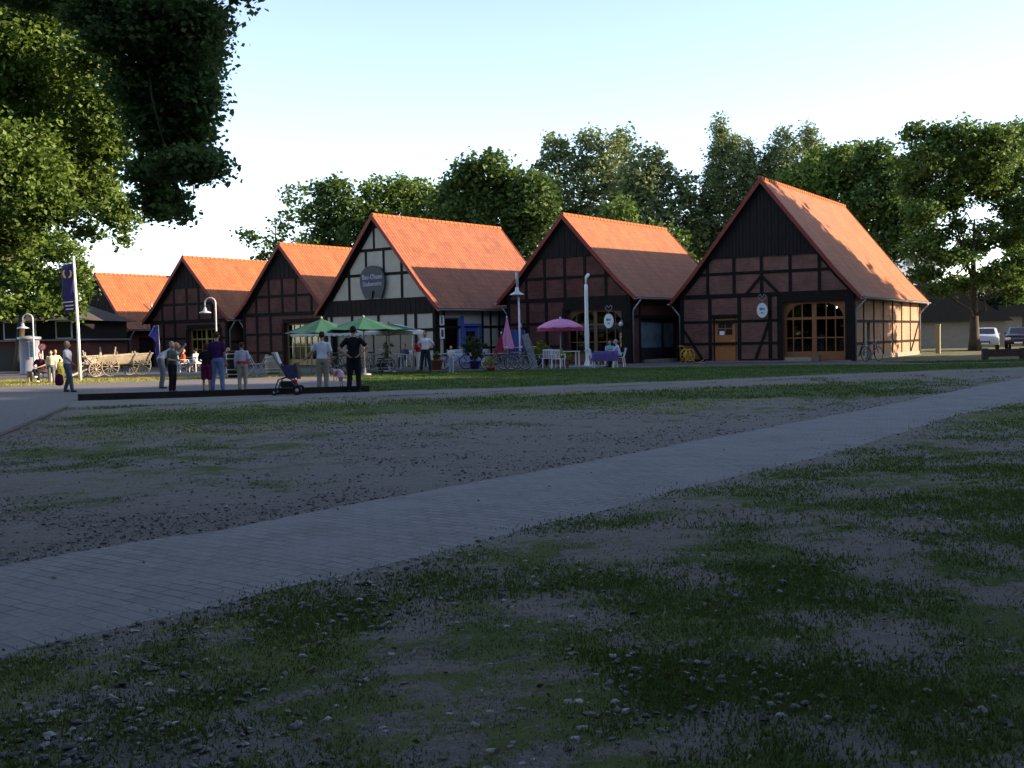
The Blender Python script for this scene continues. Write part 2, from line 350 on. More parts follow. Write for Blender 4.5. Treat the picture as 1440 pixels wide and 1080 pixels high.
tree('birch_tree', (18, 100, 0), pxl(99, [(1012, 182, 10, 20), (1020, 205, 14, 22), (1034, 215, 12, 26), (1008, 228, 14, 28), (1030, 250, 24, 34), (1003, 265, 15, 34), (1052, 215, 9, 22), (1058, 250, 18, 34), (1012, 310, 26, 40), (1045, 300, 28, 40), (1000, 350, 20, 34), (985, 320, 16, 50), (1070, 262, 22, 30), (1030, 370, 40, 40)]), ML_birch, .30, 34, 10, .40, .28, 'tall narrow birch with drooping twigs left of the largest gable', GB, M_birch, aspect=.5)
tree('birch_tree', (24, 98, 0), pxl(97, [(1102, 200, 17, 20), (1135, 190, 9, 18), (1142, 205, 12, 18), (1085, 222, 16, 20), (1118, 222, 26, 22), (1095, 250, 34, 24), (1138, 245, 20, 26), (1110, 290, 50, 30)]), ML_birch, .30, 32, 10, .40, .28, 'second birch with a feathery top just right of the largest gable peak', GB, M_birch, aspect=.5)
tree('oak_tree', (28, 92, 0), pxl(90, [(1160, 225, 26, 20), (1185, 218, 22, 18), (1150, 250, 40, 24), (1195, 245, 34, 28), (1110, 262, 30, 18), (1180, 285, 50, 34), (1230, 305, 40, 36)]), ML_lime, .34, 28, 9, .45, .35, 'bright green tree rising behind the lit roof of the largest barn', GB)
tree('oak_tree', (34, 90, 0), pxl(86, [(1218, 215, 16, 16), (1242, 212, 15, 16), (1230, 240, 32, 22), (1260, 250, 28, 26), (1235, 280, 40, 30), (1275, 300, 32, 36), (1250, 340, 34, 34)]), ML_oak, .36, 30, 9, .45, .35, 'dark tree between the largest roof and the spreading oak on the right', GB)
tree('oak_tree', (29.75, 72, 0), pxl(72, [(1284, 188, 16, 16), (1320, 192, 26, 18), (1355, 190, 28, 20), (1300, 225, 34, 24), (1345, 228, 40, 26), (1400, 190, 26, 18), (1395, 222, 38, 26), (1432, 195, 22, 26), (1440, 245, 30, 30), (1290, 262, 30, 24), (1330, 270, 26, 16), (1390, 268, 34, 18), (1425, 292, 26, 20), (1300, 300, 26, 18), (1345, 318, 16, 12), (1310, 335, 28, 14), (1418, 335, 28, 16), (1340, 362, 32, 12), (1440, 370, 26, 18), (1300, 385, 24, 12), (1400, 388, 30, 12), (1355, 400, 34, 11), (1428, 412, 22, 13), (1318, 408, 18, 9), (1460, 300, 30, 40), (1372, 248, 40, 22), (1368, 345, 26, 14), (1388, 322, 18, 10), (1335, 285, 26, 16), (1300, 350, 28, 18), (1415, 385, 30, 16)], 1.5), ML_autumn, .25, 46, 12, .38, .34, 'spreading oak with a dark forked trunk to the right of the largest barn', rmax=.2, topf=.6, fork=.3)
tree('oak_tree', (44, 88, 0), pxl(88, [(1452, 210, 34, 36), (1490, 230, 40, 40), (1440, 330, 30, 40), (1480, 340, 50, 60), (1445, 400, 24, 28)]), ML_lime, .36, 24, 9, .5, .4, 'bright green tree cut off by the right edge of the picture', None)
# understorey that closes the view below the crowns
tree('hedge_shrub', (36.5, 92, 0), pxl(90, [(1310, 440, 30, 22), (1350, 430, 36, 20), (1400, 425, 40, 18), (1440, 430, 30, 22)]), ML_dark, .34, 26, 9, .45, .12, 'dark bushes behind the low outbuildings on the right', cat='shrub')
# --- left: lit oak, dark oak overhead, trees behind the flag
tree('oak_tree', (-21, 34, 0), pxl(33, [(20, 60, 70, 60), (95, 90, 60, 40), (130, 75, 40, 26), (60, 150, 80, 60), (140, 160, 44, 40), (165, 100, 24, 14), (20, 230, 70, 60), (105, 235, 62, 50), (160, 205, 26, 26), (60, 290, 50, 34), (140, 280, 40, 30), (165, 300, 22, 26), (125, 325, 14, 12), (175, 338, 9, 8), (10, 330, 50, 40), (-60, 100, 90, 90), (-70, 260, 90, 90), (-40, 10, 80, 60), (60, 20, 50, 30)], 1.6), ML_lime, .15, 120, 15, .27, .4, 'large sunlit oak crown at the upper left, yellow-green leaves', rmax=.12, zmin=3.5)
tree('oak_tree', (-9.8, 13.5, 0), pxl(18, [(235, 30, 75, 50), (290, 60, 22, 50), (215, 110, 62, 50), (275, 130, 32, 40), (225, 180, 44, 44), (262, 190, 40, 34), (215, 245, 32, 30), (265, 232, 46, 20), (300, 235, 18, 12), (225, 285, 32, 22), (255, 300, 16, 8), (150, 20, 60, 30), (60, -10, 70, 24), (180, -60, 120, 50), (-60, -90, 160, 60), (340, -30, 30, 30), (160, 55, 40, 16)], .7), ML_near, .10, 420, 15, .17, .3, 'dark shaded oak branches hanging in from the top left corner', zmin=9.2, rmax=.03, topf=1.25)
tree('linden_tree', (-29, 66, 0), pxl(64, [(30, 350, 46, 30), (80, 345, 34, 24), (110, 375, 18, 18), (40, 395, 46, 30), (85, 400, 32, 26), (5, 430, 30, 22), (60, 430, 34, 16), (100, 435, 20, 16), (-20, 380, 40, 40), (118, 400, 12, 20), (15, 300, 40, 30)], 1.2), ML_lime, .25, 40, 12, .34, .3, 'leafy tree behind the flag, its low branches over the house with grey roof')

# --- tall trees that stand to the right of the view and throw the evening shade
GS = 'trees along the right side of the green, outside the picture'
def shade_tree(x, y, h, r, sd, dens=9, lb='tall dense oak among those beyond the edge of the green'):
    random.seed(sd)
    lobes = [(x, y, h-r*.75, r*.75, r*.75, r*.75)]
    for i in range(9):
        a = i*2*math.pi/9*2.1; z = h*.17+(h*.70)*(i/9); q = r*(.62 if z < h*.7 else .4)
        lobes.append((x+math.cos(a)*q, y+math.sin(a)*q, z, r*.55, r*.55, r*.5))
    return tree('oak_tree', (x, y, 0), lobes, ML_oak, .7, dens, 8, .8, .5, 'tall dense oak in the row to the right of the green' if 'right' in GS else 'tall dense oak added unseen behind the viewer to block sky light', GS)
for i, (x, y, h, r) in enumerate([(33, -18, 26, 7), (36, -8, 27, 7), (35, 1, 26, 7), (37, 9, 27, 7), (36, 17, 23, 7), (39, 25, 19.5, 6.5), (38, 33, 18.5, 5.5), (40, 41.5, 14.5, 4.5), (44, 21, 28, 7), (46, 5, 28, 8)]):
    shade_tree(x, y, h, r, i+50)
shade_tree(38.5, 50.8, 18.0, 7.6, 77, 14)
GS = 'unseen trees added behind the viewer to block light and reflections'  # unseen crowns added to cut sky light and window reflections
shade_tree(6, -9.5, 19, 8, 300, 18); shade_tree(-6, -10, 20, 8.5, 301, 18)
for i, (x, y, h, r) in enumerate([(-34, 20, 16, 6), (-30, 6, 18, 7), (-24, -8, 20, 7), (-12, -16, 21, 7), (0, -14, 20, 7), (12, -18, 22, 7), (22, -14, 22, 7), (19, -3, 20, 7.5), (-18, 1, 19, 7), (-44, 34, 15, 6), (-46, 14, 17, 7), (-52, -2, 19, 8), (-40, -18, 20, 8), (-62, 22, 17, 8)]):
    shade_tree(x, y, h, r, i+90)
random.seed(11)
# ---------------------------------------------------------------- ground
def in_poly(x, y, P):
    c = False; n = len(P); j = n-1
    for i in range(n):
        xi, yi = P[i]; xj, yj = P[j]
        if (yi > y) != (yj > y) and x < (xj-xi)*(y-yi)/(yj-yi)+xi: c = not c
        j = i
    return c
def seg_d(x, y, a, b):
    dx, dy = b[0]-a[0], b[1]-a[1]; t = max(0, min(1, ((x-a[0])*dx+(y-a[1])*dy)/(dx*dx+dy*dy+1e-9)))
    return math.hypot(x-a[0]-dx*t, y-a[1]-dy*t)
def pl_d(x, y, L): return min(seg_d(x, y, L[i], L[i+1]) for i in range(len(L)-1))
g2 = lambda L_: [tuple(G(*p)[:2]) for p in L_]
A_lo = [(-9, -4), (-6, .3), (-3.9, 2.9)]+g2([(0,921.5),(120,892.6),(231,866.5),(290,853),(380,830.6),(480,810),(570,787.5),(660,764.6),(760,737.5),(860,715.5),(960,686),(1060,663),(1150,643),(1240,616.7),(1340,585),(1440,564.6)])+[(15, 28), (22, 35)]
A_hi = [(-11, -1), (-7.4, 2), (-4.8, 4.9)]+g2([(0,797),(106,776),(222,757),(290,749),(380,731.7),(480,711),(580,693.5),(660,679),(760,661.5),(860,643),(960,623),(1060,604.6),(1150,588),(1240,571),(1340,550),(1440,531)])+[(19.5, 38.5)]
B_lo = [(-10.26, 25.76), (-7.12, 26.67), (-3.97, 28.1), (-.38, 29.6), (3.63, 31.76), (8.4, 34.0), (13.47, 36.2), (19.5, 37.2)]
B_hi = [(-11.3, 28.9), (-4.1, 30.8), (-.4, 31.5), (3.85, 33.1), (8.81, 35.6), (14.43, 38.2), (18.32, 39.8), (24, 41)]
pathA = A_lo+A_hi[::-1]
pathB = B_lo+[(24, 39)]+B_hi[::-1]
plaza = [(-8.23, 17.95), (-10.26, 25.76), (-11.3, 28.9), (-4.2, 30.75), (-5.2, 38), (-7.2, 45), (-10.5, 45.6), (-16.4, 41.8), (-19.5, 39.5), (-30, 36.5), (-48, 36), (-48, 8), (-6, 9.5)]
fore = [(-24, 48.9), (-12, 48.2), (-6.5, 49.4), (-.6, 48.6), (5.4, 48.2), (11.5, 48.0), (16.2, 45.6), (26, 44.9), (26, 46.4), (17.5, 47), (15.5, 51.5), (24, 66), (0, 90), (-60, 110), (-60, 49)]
def fbm(x, y, s, o=0): return noise.fractal(Vector((x*s+o, y*s-o, o*.37)), 1.0, 2.0, 5)
GX = (-6.5, 49.2)
def gfun(x, y):
    """grass amount, gravel amount, dryness (with painted sunlight on the wagon verge)"""
    n = fbm(x, y, 1.5, 3.1); n2 = fbm(x, y, .22, 9.3); n3 = fbm(x, y, 5.0, 1.7)
    below = in_poly(x, y, A_lo+[(60, 33), (60, -30), (-9, -30)])
    if below:
        d = pl_d(x, y, A_lo)
        g = .52+.5*n+.35*n2+.6*n3+.4*fbm(x, y, 13, 2.2)+.09*min(d, 3)-.10-.3*max(0, 1-d/.4)
        if d > 6 and y < 9: g -= .12*(d-6)
        return max(0, min(1, g)), .5+.6*n2-.25*min(1, d/4), max(0, .25+.3*n2)
    if y > 31 and y < 50 and in_poly(x, y, B_hi+[(24, 45), (16.2, 45.6), (11.5, 48), (5.4, 48.2), (-.6, 48.6), (-6.5, 49.4), (-7.2, 45), (-5.2, 38), (-4.2, 30.75)]):
        d = min(pl_d(x, y, B_hi), 3)
        return max(0, min(1, .95+.35*n+.2*n2-.5*max(0, 1-d/.7))), .1, .06
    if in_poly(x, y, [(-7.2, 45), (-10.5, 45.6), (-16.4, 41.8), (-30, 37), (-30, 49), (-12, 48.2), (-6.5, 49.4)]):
        return max(0, min(1, .9+.4*n)), .1, 1.4  # dryness driven up to paint sunlight on the verge by the wagon
    if in_poly(x, y, fore): return max(0, .0+.3*n), .35, .3
    if y > 44 and x > 16: return max(0, min(1, .9+.3*n)), .1, .12
    if y < 37 and x < 26:   # lens between the two paths
        t = (y-(28.2+.42*x))   # distance in front of path B
        g = .16+.6*n+.5*n2+.35*n3
        band = math.exp(-((t+4.6+1.0*n2)/3.7)**2)*(1 if x < 9 else max(.25, 1-(x-9)/5))
        g += 1.15*band*(1 if x > -5 else max(.45, 1+(x+5)*.12)) - .25*max(0, 1-abs(t)/1.2)
        g -= .35*max(0, 1-pl_d(x, y, A_hi)/3.0)
        dry = .2+.7*math.exp(-((t+7.6)/1.4)**2)*(x < 6)+.5*math.exp(-((t+1.2)/.8)**2)
        return max(0, min(1, g)), max(0, min(1, .75-.5*band+.4*n2)), max(0, min(1, dry))
    return max(0, min(1, .75+.4*n)), .2, .25
def axis(parts):
    out = []
    for a, b, s in parts:
        n = max(1, int(round((b-a)/s))); out += [a+(b-a)*i/n for i in range(n)]
    return out+[parts[-1][1]]
xs = axis([(-1200, -200, 200), (-200, -60, 20), (-60, -24, 2.0), (-24, -9, .5), (-9, 9, .14), (9, 20, .4), (20, 60, 2), (60, 200, 20), (200, 1200, 200)])
ys = axis([(-300, -40, 60), (-40, 0, 4), (0, 3, .5), (3, 13, .12), (13, 24, .22), (24, 50, .35), (50, 110, 4), (110, 200, 20), (200, 1800, 200)])
nx, ny = len(xs), len(ys)
V = []; ag = []; av = []; ad = []
for y in ys:
    for x in xs:
        if -25 < x < 26 and 0 <= y < 50:
            g, gr, dr = gfun(x, y)
            z = .022*fbm(x, y, .7, 2)+.010*fbm(x, y, 4, 5)
            d1 = min(pl_d(x, y, A_lo), pl_d(x, y, A_hi)) if y < 40 else 3
            if in_poly(x, y, pathA) or in_poly(x, y, pathB) or in_poly(x, y, plaza) or y > 45: z = -.02 if d1 > .4 or y > 24 else -.006
            else: z *= min(1, d1/.4); z = max(-.03, z)-.002
        else: g, gr, dr, z = .6, .2, .3, -.02
        V.append((x, y, z)); ag.append(g); av.append(gr); ad.append(dr)
F = [(j*nx+i, j*nx+i+1, (j+1)*nx+i+1, (j+1)*nx+i) for j in range(ny-1) for i in range(nx-1)]
me = bpy.data.meshes.new('ground'); me.from_pydata(V, [], F)
for nm, dat in (('grass', ag), ('gravel', av), ('dry', ad)):
    a = me.attributes.new(nm, 'FLOAT', 'POINT'); a.data.foreach_set('value', dat)
m, nt, b = newmat('ground_soil'); L = nt.links
tc = N(nt, 'ShaderNodeTexCoord')
def at_(n): 
    q = N(nt, 'ShaderNodeAttribute', attribute_name=n); return q.outputs['Fac']
def noi(s, d=5., r=.6):
    q = N(nt, 'ShaderNodeTexNoise', Scale=s, Detail=d, Roughness=r); L.new(tc.outputs['Object'], q.inputs[0]); return q.outputs[0]
def mth(op, a, b2=None, c=None, clamp=False):
    q = N(nt, 'ShaderNodeMath', operation=op); q.use_clamp = clamp
    for i, v in enumerate((a, b2, c)):
        if v is None: continue
        if isinstance(v, (int, float)): q.inputs[i].default_value = v
        else: L.new(v, q.inputs[i])
    return q.outputs[0]
def mixc(f, a, b2):
    q = N(nt, 'ShaderNodeMix', data_type='RGBA')
    for i, v in ((0, f), (6, a), (7, b2)):
        if isinstance(v, tuple): q.inputs[i].default_value = (*v, 1)
        else: L.new(v, q.inputs[i])
    return q.outputs[2]
nf = noi(9, 8, .75); nm_ = noi(1.6, 6, .7); nh = noi(70, 4, .8)
soil = mixc(mth('MULTIPLY_ADD', mth('ADD', nf, nh), 1.6, -1.1, True), (.085, .07, .058), (.28, .235, .20))
grav = mixc(mth('MULTIPLY_ADD', nh, 2.4, -.7, True), (.07, .064, .058), (.33, .30, .275))
base = mixc(mth('MULTIPLY', at_('gravel'), mth('MULTIPLY_ADD', nf, 2.2, -.5, True), None, True), soil, grav)
grs = mixc(nf, (.018, .038, .008), (.065, .12, .020))
gdry_sunlit = mixc(nf, (.14, .13, .04), (.36, .31, .12))  # dry grass; bright yellow end also carries painted sunlight for the verge
grs = mixc(mth('MULTIPLY', at_('dry'), mth('MULTIPLY_ADD', nm_, 2.4, -.5, True), None, True), grs, gdry_sunlit)
gm = mth('MULTIPLY_ADD', mth('ADD', mth('ADD', at_('grass'), mth('MULTIPLY_ADD', nf, 1.3, -.65)), mth('MULTIPLY_ADD', noi(28, 4, .7), 1.6, -.8)), 3.6, -1.5, True)
fin = mixc(gm, base, grs)
L.new(fin, b.inputs['Base Color']); b.inputs['Roughness'].default_value = .95; b.inputs['Specular IOR Level'].default_value = .2
bp = N(nt, 'ShaderNodeBump', Strength=.8, Distance=.03); L.new(mth('ADD', nf, mth('MULTIPLY', nh, .5)), bp.inputs['Height']); L.new(bp.outputs[0], b.inputs['Normal'])
tag(link('ground', me, m), kind='structure')

def densify(L_, step, jit):
    out = []
    for i in range(len(L_)-1):
        a, b_ = L_[i], L_[i+1]; n = max(1, int(math.dist(a, b_)/step))
        for k in range(n):
            t = k/n; x = a[0]+(b_[0]-a[0])*t; y = a[1]+(b_[1]-a[1])*t; dx, dy = b_[0]-a[0], b_[1]-a[1]; l = math.hypot(dx, dy)
            q = jit*fbm(x, y, 2.2, 4); out.append((x-dy/l*q, y+dx/l*q))
    return out+[L_[-1]]
def sheet(name, poly, z, mat, thick=.05):
    bm = bmesh.new(); vs = [bm.verts.new((x, y, z)) for x, y in poly]; f = bm.faces.new(vs); f.normal_update()
    if f.normal.z < 0: f.normal_flip()
    bmesh.ops.triangulate(bm, faces=[f], ngon_method='EAR_CLIP')
    me = bpy.data.meshes.new(name); bm.to_mesh(me); bm.free()
    return tag(link(name, me, mat), kind='structure')
def resample(L_, n):
    ds = [0]
    for i in range(len(L_)-1): ds.append(ds[-1]+math.dist(L_[i], L_[i+1]))
    out = []; j = 0
    for k in range(n):
        t = ds[-1]*k/(n-1)
        while j < len(ds)-2 and ds[j+1] < t: j += 1
        f = (t-ds[j])/max(ds[j+1]-ds[j], 1e-9); out.append((L_[j][0]+(L_[j+1][0]-L_[j][0])*f, L_[j][1]+(L_[j+1][1]-L_[j][1])*f))
    return out
def strip_sheet(name, lo, hi, z, mat, n=300, m_=6):
    lo = resample(lo, n); hi = resample(hi, n); V = []; F = []
    for p, q in zip(lo, hi):
        for k in range(m_+1): t = k/m_; V.append((p[0]+(q[0]-p[0])*t, p[1]+(q[1]-p[1])*t, z if 0 < k < m_ else -.03)) if False else V.append((p[0]+(q[0]-p[0])*t, p[1]+(q[1]-p[1])*t, z if abs(t-.5) < .499 else z-.012))
    for i in range(n-1):
        for k in range(m_): a = i*(m_+1)+k; F.append((a, a+m_+1, a+m_+2, a+1))
    me = bpy.data.meshes.new(name); me.from_pydata(V, [], F); me.update()
    if me.polygons[0].normal.z < 0: me.flip_normals()
    return tag(link(name, me, mat), kind='structure')
def paving_mat(name, c1, c2, bw, rh, ms, rot, sandy=.5, mort=(.07, .065, .06)):
    m, nt, b = newmat(name); L = nt.links
    tc = N(nt, 'ShaderNodeTexCoord'); mp = N(nt, 'ShaderNodeMapping'); mp.inputs['Rotation'].default_value = (0, 0, rot); L.new(tc.outputs['Object'], mp.inputs[0])
    wn = N(nt, 'ShaderNodeTexNoise', Scale=5.0, Detail=2.0); L.new(mp.outputs[0], wn.inputs[0])
    wa = N(nt, 'ShaderNodeVectorMath', operation='MULTIPLY_ADD'); wa.inputs[1].default_value = (.02, .02, 0); L.new(wn.outputs['Color'], wa.inputs[0]); L.new(mp.outputs[0], wa.inputs[2])
    br = N(nt, 'ShaderNodeTexBrick', Scale=1.0); L.new(wa.outputs[0], br.inputs[0])
    br.inputs['Brick Width'].default_value = bw; br.inputs['Row Height'].default_value = rh; br.inputs['Mortar Size'].default_value = ms; br.inputs['Mortar Smooth'].default_value = .4
    br.inputs['Color1'].default_value = (*c1, 1); br.inputs['Color2'].default_value = (*c2, 1); br.inputs['Mortar'].default_value = (*mort, 1)
    n = N(nt, 'ShaderNodeTexNoise', Scale=1.3, Detail=8.0, Roughness=.7); L.new(tc.outputs['Object'], n.inputs[0])
    n2 = N(nt, 'ShaderNodeTexNoise', Scale=30.0, Detail=4.0); L.new(tc.outputs['Object'], n2.inputs[0])
    r = N(nt, 'ShaderNodeMapRange'); r.inputs[1].default_value = .42; r.inputs[2].default_value = .62; r.inputs[4].default_value = sandy; L.new(n.outputs[0], r.inputs[0])
    mx = N(nt, 'ShaderNodeMix', data_type='RGBA'); L.new(r.outputs[0], mx.inputs[0]); L.new(br.outputs[0], mx.inputs[6]); mx.inputs[7].default_value = (*[x*.95 for x in c1], 1)
    r2 = N(nt, 'ShaderNodeMapRange'); r2.inputs[3].default_value = .72; r2.inputs[4].default_value = 1.28; L.new(n2.outputs[0], r2.inputs[0])
    sc = N(nt, 'ShaderNodeVectorMath', operation='SCALE'); L.new(mx.outputs[2], sc.inputs[0]); L.new(r2.outputs[0], sc.inputs['Scale'])
    L.new(sc.outputs[0], b.inputs['Base Color']); b.inputs['Roughness'].default_value = .9; b.inputs['Specular IOR Level'].default_value = .25
    bp = N(nt, 'ShaderNodeBump', Strength=.35, Distance=.012, invert=True); L.new(br.outputs['Fac'], bp.inputs['Height']); L.new(bp.outputs[0], b.inputs['Normal'])
    return m
M_pathA = paving_mat('path_bricks', (.225, .213, .206), (.17, .162, .158), .21, .105, .007, R(37), .92, (.085, .08, .078))
M_pathB = paving_mat('track_gravel', (.185, .165, .145), (.16, .145, .125), .3, .2, .004, .3, .95)
M_plaza = paving_mat('plaza_paving', (.165, .15, .145), (.145, .132, .127), .3, .2, .006, R(15), .75)
M_fore = paving_mat('forecourt_paving', (.11, .10, .09), (.09, .08, .075), .3, .2, .006, R(20), .8)
strip_sheet('path', densify(A_lo, .2, .035), densify(A_hi, .2, .045), .009, M_pathA, 400)
strip_sheet('track', densify(B_lo, .4, .25)+[(24, 39)], densify(B_hi, .4, .25), .006, M_pathB, 160)
sheet('plaza', plaza, .004, M_plaza)
sheet('forecourt', fore, -.004, M_fore)
# narrow kerb line at the near-left edge of the plaza
mb = MB(); mb.beam((-6.0, 9.6, .03), (-8.23, 17.95, .03), .08, .05); mb.beam((-8.23, 17.95, .03), (-10.26, 25.76, .03), .08, .05)
tag(mb.build('kerb', pm('kerb_stone', (.16, .15, .14), .9, .15)), kind='structure')
mb = MB(); k0 = Vector((-11.25, 29.05, .075)); k1 = Vector((-3.95, 30.95, .075)); mb.beam(k0, k1, .16, .17)
tag(mb.build('timber_beam', pm('kerb_timber', (.03, .026, .024), .85, .3, 5, .4)), 'long low dark timber beam edging the paved square in front of the group of people', 'beam')

# ---- grass blades, gravel, fallen leaves
def blades(cells, hmin, hmax, wd):
    P = []; 
    vs = np.array(cells)  # x,y,z,h,w
    n = len(vs); ang = rng.random(n)*2*math.pi; lean = rng.random(n)*.8; la = rng.random(n)*2*math.pi
    dx, dy = np.cos(ang)*vs[:, 4]/2, np.sin(ang)*vs[:, 4]/2
    V = np.empty((n, 3, 3))
    V[:, 0] = np.stack([vs[:, 0]-dx, vs[:, 1]-dy, vs[:, 2]], 1); V[:, 1] = np.stack([vs[:, 0]+dx, vs[:, 1]+dy, vs[:, 2]], 1)
    V[:, 2] = np.stack([vs[:, 0]+np.cos(la)*lean*vs[:, 3], vs[:, 1]+np.sin(la)*lean*vs[:, 3], vs[:, 2]+vs[:, 3]], 1)
    me = bpy.data.meshes.new('grass'); me.vertices.add(n*3); me.vertices.foreach_set('co', V.reshape(-1))
    me.loops.add(n*3); me.loops.foreach_set('vertex_index', np.arange(n*3, dtype=np.int32))
    me.polygons.add(n); me.polygons.foreach_set('loop_start', np.arange(0, n*3, 3, dtype=np.int32))
    try: me.polygons.foreach_set('loop_total', np.full(n, 3, dtype=np.int32))
    except Exception: pass
    me.update(calc_edges=True); return me
ML_grass = leaf_mat('grass_blades', (.05, .09, .02), (.13, .19, .045), (.26, .25, .10), .35, .7)
cells = []
def vis(x, y, mrg=1.0): return abs(x) < .475*y+mrg
tries = 0
for _ in range(60000):
    u = random.random(); y = 3.3*(24/3.3)**(u**.85); x = random.uniform(-.48*y-.3, .48*y+.3)
    if in_poly(x, y, pathA): continue
    lens = not in_poly(x, y, A_lo+[(60, 33), (60, -30), (-9, -30)])
    if in_poly(x, y, plaza): continue
    g = gfun(x, y)[0]+.25*fbm(x, y, 6, 8)
    if g < (.52 if not lens else .62)+.16*random.random(): continue
    k = 7 if not lens else 4; s = .05+.012*y
    for _2 in range(k):
        cells.append((x+random.gauss(0, s), y+random.gauss(0, s), -.005, random.uniform(.010, .030), .005+.0010*y))
tag(link('grass_blades', blades(cells, 0, 0, 0), ML_grass), 'short thin grass growing in patches on both sides of the brick path', 'grass', kind='stuff')
cells = []; sun_straw = []
for _ in range(60000):
    y = random.uniform(24, 50); x = random.uniform(-24, 24)
    if not vis(x, y): continue
    if in_poly(x, y, pathB) or in_poly(x, y, plaza) or in_poly(x, y, pathA) or in_poly(x, y, fore): continue
    g, _g, dr = gfun(x, y)
    if g < .55+.2*random.random(): continue
    for _2 in range(3): (sun_straw if x < -7.2 and y > 41 and random.random() < .75 else cells).append((x+random.gauss(0, .12), y+random.gauss(0, .12), -.02, random.uniform(.04, .085), .03))
tag(link('lawn_grass', blades(cells, 0, 0, 0), leaf_mat('lawn_blades', (.035, .075, .014), (.10, .18, .03), (.22, .22, .05), .25, .7)), 'green lawn strip in front of the barns', 'grass', kind='stuff')
tag(link('sun_painted_straw', blades(sun_straw, 0, 0, 0), leaf_mat('sun_painted_blades', (.20, .19, .05), (.42, .38, .12), (.5, .44, .2), .25, .7)), 'yellowed grass verge with sunlight painted into its colour, in front of the old wagon', 'grass', kind='stuff')  # straw yellow lightened to paint the sun on this verge
def stones(N_, sampler, smin, smax, name, mat, label, zoff=0):
    base = [Vector(v).normalized() for v in [(1, 0, 0), (-1, 0, 0), (0, 1, 0), (0, -1, 0), (0, 0, 1), (0, 0, -1)]]
    fc = [(0, 2, 4), (2, 1, 4), (1, 3, 4), (3, 0, 4), (2, 0, 5), (1, 2, 5), (3, 1, 5), (0, 3, 5)]
    V = []; F = []
    # subdivided octahedron once
    bm = bmesh.new(); vs = [bm.verts.new(v) for v in base]
    for f in fc: bm.faces.new([vs[i] for i in f])
    bmesh.ops.subdivide_edges(bm, edges=bm.edges[:], cuts=1, use_grid_fill=True)
    for v in bm.verts: v.co.normalize()
    bm.verts.index_update(); B = np.array([v.co[:] for v in bm.verts]); FF = [[v.index for v in f.verts] for f in bm.faces]; bm.free()
    k = 0
    while k < N_:
        q = sampler()
        if q is None: continue
        x, y, sc = q; s = (smin*(smax/smin)**(random.random()**3))*sc
        a = random.random()*6.28; D = B*(1+.22*rng.normal(size=(len(B), 1)))*np.array([s, s*random.uniform(.6, .9), s*random.uniform(.35, .6)])
        ca, sa = math.cos(a), math.sin(a); n0 = len(V)
        V += [(x+d[0]*ca-d[1]*sa, y+d[0]*sa+d[1]*ca, d[2]+s*.15+zoff) for d in D]
        F += [[n0+i for i in f] for f in FF]; k += 1
    me = bpy.data.meshes.new(name); me.from_pydata(V, [], F)
    return tag(link(name, me, mat), label, 'gravel', kind='stuff')
def stone_mat(name, a, b_):
    m, nt, b = newmat(name); g = N(nt, 'ShaderNodeNewGeometry'); cr = N(nt, 'ShaderNodeValToRGB'); nt.links.new(g.outputs['Random Per Island'], cr.inputs[0])
    e = cr.color_ramp.elements; e[0].color = (*a, 1); e[1].color = (*b_, 1); cr.color_ramp.elements.new(.7).color = (*[(p+q)/2.6 for p, q in zip(a, b_)], 1)
    nt.links.new(cr.outputs[0], b.inputs['Base Color']); b.inputs['Roughness'].default_value = .85; return m
def s_near():
    u = random.random(); y = 3.3*(20/3.3)**(u**1.1); x = random.uniform(-.48*y-.2, .48*y+.2)
    if not in_poly(x, y, A_lo+[(60, 33), (60, -30), (-9, -30)]): return None
    d = pl_d(x, y, A_lo); p = .25+.9*math.exp(-d/.35)+.5*fbm(x, y, .8, 6)-.02*y+(.3 if x < .5 else -.05)
    return (x, y, 1) if random.random() < p else None
stones(8000, s_near, .003, .026, 'gravel', stone_mat('near_stones', (.07, .065, .06), (.42, .40, .37)), 'small pale stones scattered in the thin grass in the foreground')
def s_lens():
    u = random.random(); y = 7*(30/7)**(u**.9); x = random.uniform(-.48*y-.2, .48*y+.2)
    if in_poly(x, y, pathA) or in_poly(x, y, pathB) or in_poly(x, y, plaza) or in_poly(x, y, A_lo+[(60, 33), (60, -30), (-9, -30)]): return None
    d = pl_d(x, y, A_hi); p = .25+.5*math.exp(-d/1.5)+.9*fbm(x, y, .35, 6)
    return (x, y, .8+y*.035) if random.random() < p else None
stones(20000, s_lens, .004, .018, 'lens_gravel', stone_mat('lens_stones', (.09, .08, .075), (.34, .32, .30)), 'coarse gravel on the bare ground between the brick path and the track')
C = []
while len(C) < 750:
    y = 3.3*(22/3.3)**random.random(); x = random.uniform(-.48*y, .48*y)
    if in_poly(x, y, pathA) and random.random() < .93: continue
    C.append((x, y, .022))
me = leaf_mesh(np.array(C), .032, .55, .25); tag(link('fallen_leaves', me, leaf_mat('dry_leaves', (.09, .06, .03), (.22, .17, .11), (.36, .32, .25), .1)), 'dry fallen leaves lying on the grass and the path', 'leaves', kind='stuff')
